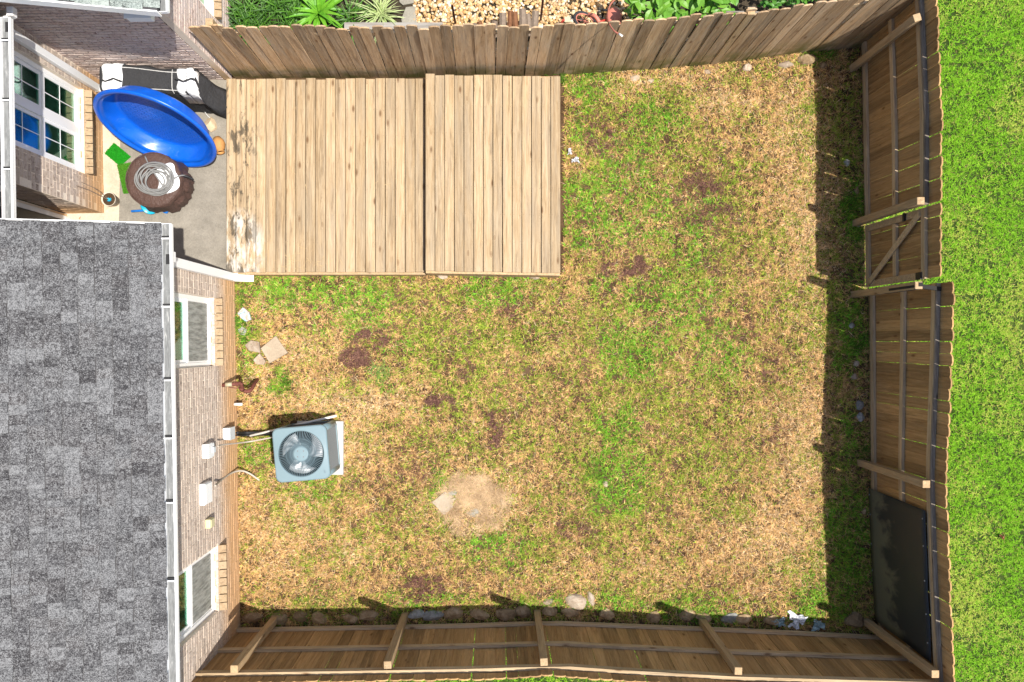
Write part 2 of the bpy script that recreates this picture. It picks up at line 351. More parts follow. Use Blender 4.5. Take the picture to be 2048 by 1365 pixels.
M['pinkred'] = plain('faded_red_plastic', (.50, .17, .12), .55, .4, .2, 14)
M['tyre'] = plain('black_tyre', (.03, .03, .032), .8)
M['terracotta'] = plain('terracotta_clay', (.42, .21, .07), .8, .3, .35, 12)
M['bag'] = plain('beige_stone', (.52, .40, .26), .8, .3, .15)
M['pot'] = plain('cream_pot', (.48, .43, .34), .75, .3, .1)
M['bark'] = plain('grey_bark', (.20, .155, .12), .95, .1, .5, 24, bump=.8)
M['bark_red'] = plain('brown_split_wood', (.17, .08, .042), .95, .1, .5, 20, bump=.8)
M['door'] = plain('dark_door', (.018, .017, .016), .4, .4)
M['room'] = plain('dark_room', (.03, .035, .035), .9)
M['blind'] = plain('pale_blind', (.80, .86, .78), .6, .3, .04)
M['screen'] = plain('insect_screen', (.30, .30, .27), .7, .3, .5, 5)
def glass(name, tint, alpha):
    s = NM(name); t = s.t; fr = s.n('Fresnel'); fr.inputs['IOR'].default_value = 1.75; gl = s.n('BsdfGlossy'); gl.inputs['Roughness'].default_value = .015
    gl.inputs['Color'].default_value = (.8, 1, .93, 1); tr = s.n('BsdfTransparent'); tr.inputs[0].default_value = (*tint, 1); m = s.n('MixShader')
    t.links.new(s.math('MINIMUM', s.math('MULTIPLY_ADD', fr.outputs[0], 1.0, alpha), .9), m.inputs[0]); t.links.new(tr.outputs[0], m.inputs[1]); t.links.new(gl.outputs[0], m.inputs[2])
    t.links.new(m.outputs[0], t.nodes['Material Output'].inputs[0]); return s.m
M['glass'] = glass('window_glass', (.66, .88, .80), .05)
def screen_mat():
    s = NM('insect_screen', .7, .3); v = s.coord(); n = s.noise(s.vmul(v, (1, 9, 1.5)), 3, 5, .7); s.col(s.ramp(n, [(.35, (.20, .20, .18)), (.6, (.46, .46, .42))]))  # streaky greys stand for pane reflections, painted into the screen colour
    t = s.t; tr = s.n('BsdfTransparent'); m = s.n('MixShader'); m.inputs[0].default_value = .62; t.links.new(tr.outputs[0], m.inputs[1]); t.links.new(s.b.outputs[0], m.inputs[2]); t.links.new(m.outputs[0], t.nodes['Material Output'].inputs[0]); return s.m
M['screen'] = screen_mat()
def tarp_mat():
    s = NM('black_mesh_screen', .55, .35); p = s.coord(); X = s.sep(p)
    n = s.noise(s.vmul(p, (1, 2.2, 1.2)), 1.6, 5, .6, .6); k = s.math('ADD', rmap(s, n, -.8, .8), s.math('ADD', s.math('MULTIPLY_ADD', X[2], -1.0, .92), s.math('MULTIPLY_ADD', X[1], -.22, -.55)))
    k2 = s.math('MULTIPLY', s.ramp(k, [(.30, 0.), (.55, 1.)]), .75)
    f = s.noise(s.vmul(p, (1, 1, 1)), 120, 2); c = s.mix(k2, (.020, .025, .030), (.15, .15, .105)); s.col(s.val(c, v=rmap(s, f, .7, 1.3))); return s.m
M['tarp'] = tarp_mat()
M['nail'] = plain('steel_nail', (.35, .34, .33), .4, .5)
M['rustnail'] = plain('dark_screw', (.12, .08, .05), .7)
M['plastic'] = plain('crumpled_white_plastic', (.62, .63, .66), .35, .5, .1)
M['plasticblue'] = plain('crumpled_blue_plastic', (.30, .40, .42), .35, .5, .15)
M['leafdead'] = plain('dry_leaf', (.42, .20, .12), .8)

# ------------------------------------------------------------------ the setting: ground sheets
g = MB().box((0, 0, -.06), (300, 300, .08)).build('ground', M['greensoil']); tag(g, kind='structure')
YARD = [(466, 562), (500, 547), (1128, 547), (1128, 150), (1204, 146), (1374, 134), (1480, 123), (1590, 108), (1722, 98), (1729, 440), (1733, 590), (1738, 750), (1740, 950), (1748, 1140), (1755, 1268), (1600, 1262), (1404, 1253), (1078, 1241), (1000, 1246), (474, 1256)]
yp = [(440, 150), (1204, 150), (1374, 134), (1480, 123), (1590, 108), (1735, 92), (1731, 440), (1736, 590), (1740, 950), (1757, 1272), (1078, 1247), (440, 1262)]
tag(MB().poly([G(*p)[:2] for p in yp], -.03, -.004).build('yard_soil', M['soil']), kind='structure')
gp = [(440, -420), (1790, -420), (1735, 88), (1590, 103), (1480, 118), (1374, 129), (1204, 141), (440, 145)]
tag(MB().poly([G(*p)[:2] for p in gp], -.035, -.008).build('garden_soil', M['dirt']), kind='structure')
pt = [(96, 135), (466, 163), (466, 560), (96, 560)]
tag(MB().poly([G(*p)[:2] for p in pt], -.05, .03).build('patio', M['concrete']), kind='structure')
cr = [(205, 150), (236, 150), (243, 300), (240, 452), (137, 452), (137, 424), (209, 424)]
tag(MB().poly([G(*p)[:2] for p in cr], .0, .036).build('concrete_path', M['cream']), kind='structure')

# ------------------------------------------------------------------ the house (own frame: x east, y north, origin at the corner by the deck)
HO = Vector((-3.855, 1.03, 0)); HT = .0155
house = thing('brick_house', HO, 'tan brick house with grey shingle roof and white gutters along the left side', 'house', rz=HT, local=True)
HM = Matrix.Translation(HO) @ Matrix.Rotation(HT, 4, 'Z')
def hp(name, mb, mat, parent=None, **k):
    o = mb.build(name, mat, None, **k); o.parent = parent or house; return o
def proj(v):
    v = HM @ Vector(v); return CX + F * v.x / (H - v.z), CY - F * v.y / (H - v.z)
def shown(vs):
    q = [proj(v) for v in vs]; x = [min(max(a[0], 0), 2048) for a in q]; y = [min(max(a[1], 0), 1365) for a in q]
    a = 0
    for i in range(len(q)): j = (i + 1) % len(q); a += x[i] * y[j] - x[j] * y[i]
    return abs(a) / 2
BR = []     # bricks: (matrix, length, material key, wall, shown area)
def wall(name, o, d, nrm, L, Ht, holes, bmat, mmat, z0=0.0, mslope=None, rec=.0025, course=.082, length=.212):
    o = Vector(o); d = Vector(d); nrm = Vector(nrm); mb = MB()
    ss = sorted({0, L, *[h[0] for h in holes], *[h[1] for h in holes]}); zs = sorted({z0, Ht, *[h[2] for h in holes], *[h[3] for h in holes]})
    rot = Matrix((d, nrm, (0, 0, 1))).transposed()
    for a, b in zip(ss, ss[1:]):
        for c, e in zip(zs, zs[1:]):
            if any(h[0] <= a and b <= h[1] and h[2] <= c and e <= h[3] for h in holes): continue
            mb.box(o + d * ((a + b) / 2) - nrm * (.05 + rec) + Vector((0, 0, (c + e) / 2)), (b - a, .10, e - c), rot)
    wo = hp(name, mb, mmat)
    if mslope: pass
    k = 0; z = z0
    while z < Ht - .02:
        s = -length * (.5 if k % 2 else 0) - random.uniform(0, .02); zc = z + course / 2
        while s < L:
            segs = [(max(s, 0), min(s + length, L))]
            for h in holes:
                if h[2] < zc < h[3]:
                    ns = []
                    for a, b in segs:
                        if b <= h[0] or a >= h[1]: ns.append((a, b)); continue
                        if a < h[0]: ns.append((a, h[0]))
                        if b > h[1]: ns.append((h[1], b))
                    segs = ns
            for a, b in segs:
                if b - a < .03: continue
                ln = b - a - (.016 if bmat == 'brick_pink' and rec > .01 else .010); pr = random.uniform(-.0015, .003)
                m = Matrix.Translation(o + d * ((a + b) / 2) + nrm * (pr - .02) + Vector((0, 0, zc))) @ rot.to_4x4() @ Matrix.Rotation(random.uniform(-.006, .006), 4, 'Y')
                hx = ln / 2; hz = (course - (.023 if rec > .01 else .011)) / 2
                ar = shown([m @ Vector(q) for q in ((-hx, .02, -hz), (hx, .02, -hz), (hx, .02, hz), (-hx, .02, hz))])
                BR.append((m, ln, bmat, wo, ar, hz * 2))
            s += length
        z += course; k += 1
    return wo
EZ = 3.02
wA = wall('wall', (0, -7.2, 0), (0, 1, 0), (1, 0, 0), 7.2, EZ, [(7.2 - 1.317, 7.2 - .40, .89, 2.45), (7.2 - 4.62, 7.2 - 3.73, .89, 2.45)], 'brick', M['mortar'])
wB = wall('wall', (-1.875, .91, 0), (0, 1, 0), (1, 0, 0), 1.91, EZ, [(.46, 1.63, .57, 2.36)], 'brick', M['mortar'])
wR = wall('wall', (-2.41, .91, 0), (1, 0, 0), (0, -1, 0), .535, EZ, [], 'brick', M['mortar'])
wC = wall('wall', (-3.6, 2.82, 0), (1, 0, 0), (0, -1, 0), 3.497, 3.16, [], 'brick_pink', M['mortar_dark'], rec=.018)
wE = wall('wall', (0, 2.822, 0), (0, 1, 0), (1, 0, 0), 3.2, EZ, [(.628, 1.678, .74, 2.36)], 'brick_pink', M['mortar'])
# plain inner walls no photograph face shows
hp('wall', MB().bx(-2.5, -2.41, 0.02, .90, 0, EZ).bx(-6, -.12, -.1, -.002, 0, EZ), M['mortar'])
BR.sort(key=lambda b: -b[4])
bcache = {}
def bmesh_for(ln, key, hz):
    q = round(ln / .01) * .01; k = (q, key, hz)
    if k not in bcache: bcache[k] = MB().box((0, 0, 0), (q, .04, hz)).mesh('brick', M[key])
    return bcache[k]
for b in BR[:288]:
    link('brick', bmesh_for(b[1], b[2], b[5]), b[3], b[0])
rest = {}
for b in BR[288:]:
    mb = rest.setdefault('x', MB()); mi = ['brick', 'brick_pink'].index(b[2]); hx = b[1] / 2; hz = b[5] / 2
    mb.add([b[0] @ Vector((x, y, z)) for z in (-hz, hz) for y in (-.02, .02) for x in (-hx, hx)], [(0, 2, 3, 1), (4, 5, 7, 6), (0, 1, 5, 4), (2, 6, 7, 3), (0, 4, 6, 2), (1, 3, 7, 5)], mi)
tag(hp('brickwork', rest['x'], [M['brick'], M['brick_pink']]), kind='stuff')

# windows
def window(wallx, y0, y1, z0, z1, panes_y, blinds=True, grid=(0, 0), screen=False, sill=.13):
    x = wallx - .062; fw = .06
    fr = MB().bx(x - .05, x, y0, y1, z0, z0 + fw).bx(x - .05, x, y0, y1, z1 - fw, z1)
    for yy in (y0, y1 - fw): fr.bx(x - .05, x, yy, yy + fw, z0 + fw, z1 - fw)
    zm = (z0 + z1) / 2; ys = [y0 + fw] + list(panes_y) + [y1 - fw]
    for yy in panes_y: fr.bx(x - .048, x + .004, yy - .05, yy + .05, z0 + fw, z1 - fw)
    win = hp('window', fr, M['vinyl'], bevel=.006)
    for i in range(len(ys) - 1):
        a = ys[i] + (.05 if i else 0); b = ys[i + 1] - (.05 if i < len(ys) - 2 else 0)
        for lo in (1, 0):
            za, zb = (z0 + fw, zm) if lo else (zm, z1 - fw); dx = -.012 if lo else -.034
            sh = MB(); sw = .042
            sh.bx(x + dx - .02, x + dx, a, b, za, za + sw).bx(x + dx - .02, x + dx, a, b, zb - sw, zb).bx(x + dx - .02, x + dx, a, a + sw, za + sw, zb - sw).bx(x + dx - .02, x + dx, b - sw, b, za + sw, zb - sw)
            hp('sash', sh, M['vinyl'], win)
            hp('pane', MB().bx(x + dx - .016, x + dx - .010, a + sw, b - sw, za + sw, zb - sw), M['glass'], win)
            if grid[0]:
                mu = MB()
                for k in range(1, grid[0]):
                    yy = a + sw + (b - a - 2 * sw) * k / grid[0]; mu.bx(x + dx - .0085, x + dx - .004, yy - .0055, yy + .0055, za + sw, zb - sw)
                for k in range(1, grid[1]):
                    zz = za + sw + (zb - za - 2 * sw) * k / grid[1]; mu.bx(x + dx - .0083, x + dx - .0042, a + sw, b - sw, zz - .0055, zz + .0055)
                hp('muntin', mu, M['vinyl'], win)
        if screen:
            hp('insect_screen', MB().bx(x - .006, x - .003, a + .02, b - .02, z0 + fw + .03, zm - .02), M['screen'], win)
        if blinds:
            bl = MB(); n = int((z1 - z0 - .1) / .062)
            for k in range(n):
                bl.box((x - .085, (a + b) / 2, z0 + .07 + .062 * k), (.052, b - a - .02, .004), Matrix.Rotation(R(14), 3, 'Y'))
            for yy in (a + .12, b - .12): bl.bx(x - .087, x - .084, yy - .002, yy + .002, z0 + .05, z1 - .05)
            hp('blind', bl, M['blind'], win)
    rm = MB().bx(x - .9, x - .86, y0 - .05, y1 + .05, z0 - .05, z1 + .05).bx(x - .86, x - .1, y0 - .05, y0 - .03, z0 - .05, z1 + .05).bx(x - .86, x - .1, y1 + .03, y1 + .05, z0 - .05, z1 + .05).bx(x - .86, x - .1, y0 - .03, y1 + .03, z0 - .05, z0 - .03)
    hp('room_recess', rm, M['room'], win)
    # rowlock sill: a row of bricks laid on edge, sloping outwards
    n = max(4, round((y1 - y0) / .105)); st = (y1 - y0) / n
    sl_ = hp('sill', MB().bx(wallx - .06, wallx + .004, y0, y1, z0 - .145, z0 - .03), M['mortar'])
    me = MB().box((0, 0, 0), (.155, st - .012, .09)).mesh('brick', M['sill'])
    for k in range(n):
        link('brick', me, sl_, Matrix.Translation((wallx - .062 + .072 + .0, y0 + st * (k + .5), z0 - .062 + random.uniform(-.004, .004))) @ Matrix.Rotation(R(15), 4, 'Y'))
    # jamb returns
    jb = MB().bx(wallx - .11, wallx - .012, y0 - .012, y0 - .002, z0 - .02, z1).bx(wallx - .11, wallx - .012, y1 + .002, y1 + .012, z0 - .02, z1); hp('jamb', jb, M['mortar'], win)
    return win
window(0, -1.317, -.40, .89, 2.45, [], True, (0, 0), True)
window(0, -4.62, -3.73, .89, 2.45, [], True, (0, 0), True)
window(-1.875, 1.37, 2.54, .57, 2.36, [1.955], True, (2, 2))
window(0, 3.45, 4.5, .74, 2.36, [], True, (0, 0))
# door in the recess
dr = hp('door', MB().bx(-2.44, -2.40, .05, .80, .12, 2.15), M['door'], bevel=.005)
hp('threshold', MB().bx(-2.43, -2.33, .03, .82, .04, .10), M['boxgrey'], dr)
hp('door_frame', MB().bx(-2.42, -2.385, .80, .86, .04, 2.2).bx(-2.42, -2.385, 0, .05, .04, 2.2), M['white'], dr)

# roofs: slope up to the west
SL = .30; RA = math.atan(SL); SH = []
def roofpt(x0, x, z0=EZ + .07): return z0 + (x0 - x) * SL
def roof(x0, x1, y0, y1, key, gutter, z0=EZ + .07, slab=True):
    mb = MB(); za, zb = z0, roofpt(x0, x1, z0)
    vs = [(x0, y0, za), (x0, y1, za), (x1, y1, zb), (x1, y0, zb)]; vs += [(a, b, c - .10) for a, b, c in vs]
    mb.add(vs, [(0, 1, 2, 3), (7, 6, 5, 4), (0, 4, 5, 1), (1, 5, 6, 2), (2, 6, 7, 3), (3, 7, 4, 0)]); rf = hp('roof', mb, M['underlay'])
    ex = .158; k = 0; x = x0 + .035
    while x > x1 + .05:
        y = y0 - random.uniform(0, .25)
        while y < y1:
            ln = random.choice((.08, .10, .12, .14, .16)); a, b = max(y, y0 - .012), min(y + ln, y1 + .012); y += ln
            if b - a < .04: continue
            th = random.choice((.006, .009, .013)); xe = x - random.choice((0, 0, .004, .012)); hx = ex * 1.06
            m = Matrix.Translation((xe, (a + b) / 2, roofpt(x0, xe, z0) + .004)) @ Matrix.Rotation(RA, 4, 'Y')
            ar = shown([(xe, a, roofpt(x0, xe, z0)), (xe, b, roofpt(x0, xe, z0)), (xe - ex, b, roofpt(x0, xe - ex, z0)), (xe - ex, a, roofpt(x0, xe - ex, z0))])
            SH.append((m, b - a - .003, th, key, rf, ar))
        x -= ex; k += 1
    return rf
rA = roof(.165, -5.2, -6.5, .27, 'shingle', None)
rB = roof(-1.565, -5.2, .30, 2.80, 'shingle', None)
rC = roof(.19, -5.2, 2.58, 6.6, 'shingle_green', None)
# gable wall wedge of the north wing, fascia boards along the rakes
hp('fascia', MB().add([(.19, 2.56, EZ - .06), (.19, 2.577, EZ - .06), (.19, 2.577, EZ + .074), (.19, 2.56, EZ + .074), (-5.2, 2.56, EZ - .06 + 5.39 * SL), (-5.2, 2.577, EZ - .06 + 5.39 * SL), (-5.2, 2.577, EZ + .074 + 5.39 * SL), (-5.2, 2.56, EZ + .074 + 5.39 * SL)],
   [(0, 1, 2, 3), (7, 6, 5, 4), (0, 4, 5, 1), (1, 5, 6, 2), (2, 6, 7, 3), (3, 7, 4, 0)]), M['white'])
hp('fascia', MB().add([(.19, .275, EZ - .06), (.19, .29, EZ - .06), (.19, .29, EZ + .06), (.19, .275, EZ + .06), (-5.2, .275, EZ - .06 + 5.39 * SL), (-5.2, .29, EZ - .06 + 5.39 * SL), (-5.2, .29, EZ + .06 + 5.39 * SL), (-5.2, .275, EZ + .06 + 5.39 * SL)],
   [(0, 1, 2, 3), (7, 6, 5, 4), (0, 4, 5, 1), (1, 5, 6, 2), (2, 6, 7, 3), (3, 7, 4, 0)]), M['white'])
hp('gable', MB().add([(-.01, 2.83, EZ), (-4, 2.83, EZ), (-4, 2.83, EZ + 4.1 * SL - .04), (-.01, 2.83, EZ + .02), (-.01, 2.90, EZ), (-4, 2.90, EZ), (-4, 2.90, EZ + 4.1 * SL - .04), (-.01, 2.90, EZ + .02)],
   [(0, 1, 2, 3), (7, 6, 5, 4), (0, 4, 5, 1), (1, 5, 6, 2), (2, 6, 7, 3), (3, 7, 4, 0)]), M['mortar_dark'])
SH.sort(key=lambda q: -q[5]); scache = {}
def shm(ln, th, key):
    q = round(ln / .01) * .01; k = (q, th, key)
    if k not in scache:
        hy = q / 2; e = .168
        scache[k] = MB().add([(0, -hy, 0), (0, hy, 0), (-e, hy, 0), (-e, -hy, 0), (0, -hy, th), (0, hy, th), (-e, hy, .002), (-e, -hy, .002)], [(3, 2, 1, 0), (4, 5, 6, 7), (0, 1, 5, 4), (1, 2, 6, 5), (2, 3, 7, 6), (3, 0, 4, 7)]).mesh('shingle', M[key])
    return scache[k]
for q in SH[:295]: link('shingle', shm(q[1], q[2], q[3]), q[4], q[0])
mb = MB()
for q in SH[295:]:
    hy = q[1] / 2; e = .168; th = q[2]
    mb.add([q[0] @ Vector(v) for v in [(0, -hy, 0), (0, hy, 0), (-e, hy, 0), (-e, -hy, 0), (0, -hy, th), (0, hy, th), (-e, hy, .002), (-e, -hy, .002)]], [(3, 2, 1, 0), (4, 5, 6, 7), (0, 1, 5, 4), (1, 2, 6, 5), (2, 3, 7, 6), (3, 0, 4, 7)], 0 if q[3] == 'shingle' else 1)
tag(hp('roof_shingles', mb, [M['shingle'], M['shingle_green']]), kind='stuff')
# gutters (open channel with a white lip) and hangers
def gutter(xo, y0, y1, z=EZ + .035, w_=.125):
    xi = xo - w_; mb = MB(); zb = z - .062
    mb.bx(xi, xi + .006, y0, y1, zb, z).bx(xi + .006, xo - .016, y0, y1, zb, zb + .006, 1).bx(xo - .016, xo - .004, y0, y1, zb, z - .006)
    mb.bx(xo - .022, xo, y0, y1, z - .006, z).bx(xi + .006, xo - .016, y0 - .004, y0, zb, z - .004).bx(xi + .006, xo - .016, y1, y1 + .004, zb, z - .004)
    return hp('gutter', mb, [M['white'], M['gutter_in']])
def hanger(gt, xo, y, z=EZ + .035):
    hp('hanger', MB().bx(xo - .119, xo - .018, y - .007, y + .007, z - .014, z - .008), M['white'], gt)
    hp('gutter_seam', MB().bx(xo - .119, xo - .018, y + .016, y + .032, z - .0555, z - .03), M['black'], gt)
gA = gutter(.295, -6.5, .28); gB = gutter(-1.415, .315, 2.545); gC = gutter(.295, 2.585, 6.6)
for y in (.12, -.62, -1.42, -2.05, -2.75, -3.6): hanger(gA, .295, y)
for y in (.9, 1.65, 2.3): hanger(gB, -1.415, y)
hanger(gC, .295, 2.95)
for gt, x, y in ((gA, .238, -.10), (gB, -1.475, 2.46)):
    hp('outlet', MB().bx(x - .028, x + .028, y - .055, y + .055, EZ - .0205, EZ - .0165), M['black'], gt)
# downspouts
def downspout(x, ya, yb, xg, ztop, zbot, kick):
    yc = (ya + yb) / 2; wd = yb - ya; mb = MB()
    mb.beam((xg, yc, EZ - .05), (xg, yc, ztop + .16), wd, .075, (1, 0, 0)).beam((xg, yc, ztop + .18), (x, yc, ztop - .02), wd, .072, (1, 0, 0))
    mb.beam((x, yc, ztop), (x, yc, zbot), wd - .004, .07, (1, 0, 0)).beam((x - .01, yc, zbot + .03), (x + kick, yc, .07), wd, .075, (1, 0, 0))
    d = hp('downspout', mb, M['white'], bevel=.008)
    return d
downspout(.045, -.125, -.008, .235, 2.72, .20, .24); downspout(-1.83, 2.60, 2.70, -1.475, 2.72, .25, .12)

# ------------------------------------------------------------------ fixtures on the house
def hw(x, y, z): return HM @ Vector((x, y, z))
def fixture(name, y, z0, z1, wd, dep, mat, label, cat, extra=None):
    t = thing(name, hw(.004, y, z0), label, cat, rz=HT, local=True)
    o = MB().bx(0, dep, -wd / 2, wd / 2, 0, z1 - z0).build('body', mat, None, bevel=.012); o.parent = t
    if extra: extra(t, z1 - z0)
    return t
def sub(t, name, mb, mat, **k): o = mb.build(name, mat, None, **k); o.parent = t; return o
def yh(py, z): return (HM.inverted() @ P(440, py, z)).y
fixture('electrical_box', yh(868, .6), .44, .66, .165, .10, M['boxgrey'], 'grey electrical box low on the brick wall nearest the air conditioner pipes', 'utility box',
        lambda t, h: sub(t, 'lid', MB().bx(.10, .107, -.086, .086, .01, h + .004), M['boxgrey']))
fixture('disconnect_box', yh(902, 1.4), 1.22, 1.46, .18, .085, M['boxwhite'], 'small white disconnect box with recessed handle on brick wall', 'utility box',
        lambda t, h: (sub(t, 'lid', MB().bx(.085, .092, -.094, .094, .10, h), M['boxwhite']), sub(t, 'handle', MB().bx(.086, .105, -.035, .035, .015, .09), M['boxgrey'])))
fixture('cable_box', yh(987, 1.45), 1.28, 1.56, .275, .065, M['boxwhite'], 'large white rounded cable box on brick wall above curved conduit', 'utility box',
        lambda t, h: sub(t, 'cover', MB().bx(.065, .075, -.128, .128, .02, h - .02), M['boxwhite'], bevel=.01))
fixture('dryer_vent', yh(1046, 1.3), 1.22, 1.38, .12, .07, M['ventyel'], 'yellowed square vent hood on brick wall', 'vent',
        lambda t, h: sub(t, 'flap', MB().bx(.07, .077, -.05, .05, .02, h - .02), M['ventyel']))
t = thing('wall_lamp_box', HM @ Vector((-.15, 2.815, 2.66)), 'white box fixture under the rake of the upper left gable', 'fixture', rz=HT, local=True)
sub(t, 'body', MB().bx(-.14, .14, -.19, 0, 0, .13), M['boxwhite'], bevel=.01); sub(t, 'rim', MB().bx(-.15, .15, -.2, .0, .13, .145), M['boxwhite'])

# ------------------------------------------------------------------ deck and platform
def deck(name, px0, px1, pyT, pyB, z, pitchpx, label, skew=0):
    x0 = P(px0, 0, z).x; x1 = P(px1, 0, z).x; yt = P(0, pyT, z).y; yb = P(0, pyB, z).y; n = round((px1 - px0) / pitchpx); pw = (x1 - x0) / n
    t = thing(name, ((x0 + x1) / 2, (yt + yb) / 2, 0), label, 'deck')
    for i in range(n):
        a = yt + random.uniform(-.012, .012) - skew * i / n; b = yb + random.uniform(-.006, .006) - skew * i / n
        gap = random.uniform(.006, .011); dz = random.uniform(-.002, .002)
        me = MB().box((0, 0, 0), (pw - gap, a - b, .034)).mesh('board', M['deck'])
        o = link('board', me, t, Matrix.Translation((x0 + pw * (i + .5) - t.location.x, (a + b) / 2 - t.location.y, z - .017 + dz)) @ Matrix.Rotation(random.uniform(-.0012, .0012), 4, 'Z') @ Matrix.Rotation(random.uniform(-.006, .006), 4, 'Y'))
        bv = o.modifiers.new('bevel', 'BEVEL'); bv.width = .004; bv.segments = 1
    fr = MB()
    for yy in np.linspace(yb + .03, yt - .04, 8): fr.bx(x0 + .02, x1 - .02, yy - skew * .5, yy - skew * .5 + .038, .005, z - .036)
    fr.build('joist', M['post'], t)
    for xx in (x0 + .002, x1 - .04):
        MB().bx(xx, xx + .038, yb - skew * (xx > x0 + .1) + .004, yt - skew * (xx > x0 + .1) - .01, .006, z - .037).build('fascia_board', M['post'], t)
    if skew == 0: pass
    c = Matrix.Rotation(-skew / (x1 - x0), 3, 'Z')
    MB().box(((x0 + x1) / 2, yb - skew / 2 - .012, z / 2 - .02), (x1 - x0 - .01, .036, z - .05), c).build('fascia_board', M['post'], t)
    nl = MB()
    for i in range(n):
        for yy in np.linspace(yb + .05, yt - .06, 8):
            for dx in (-.045, .045):
                cx = x0 + pw * (i + .5) + dx + random.uniform(-.006, .006); cy = yy - skew * i / n + random.uniform(-.012, .012)
                nl.add([(cx + .0035 * math.cos(k * 1.047), cy + .0035 * math.sin(k * 1.047), z + .0032) for k in range(6)], [(0, 1, 2, 3, 4, 5)])
    tag(nl.build('screw_heads', M['rustnail'], t), kind='stuff')
    return t
deck('wooden_deck', 452, 850, 158, 545, .27, 19.6, 'low wooden deck of tan boards beside the concrete patio')
deck('raised_platform', 850.5, 1121, 149, 542, .43, 19.3, 'raised wooden platform of tan boards standing one step above the deck', .035)

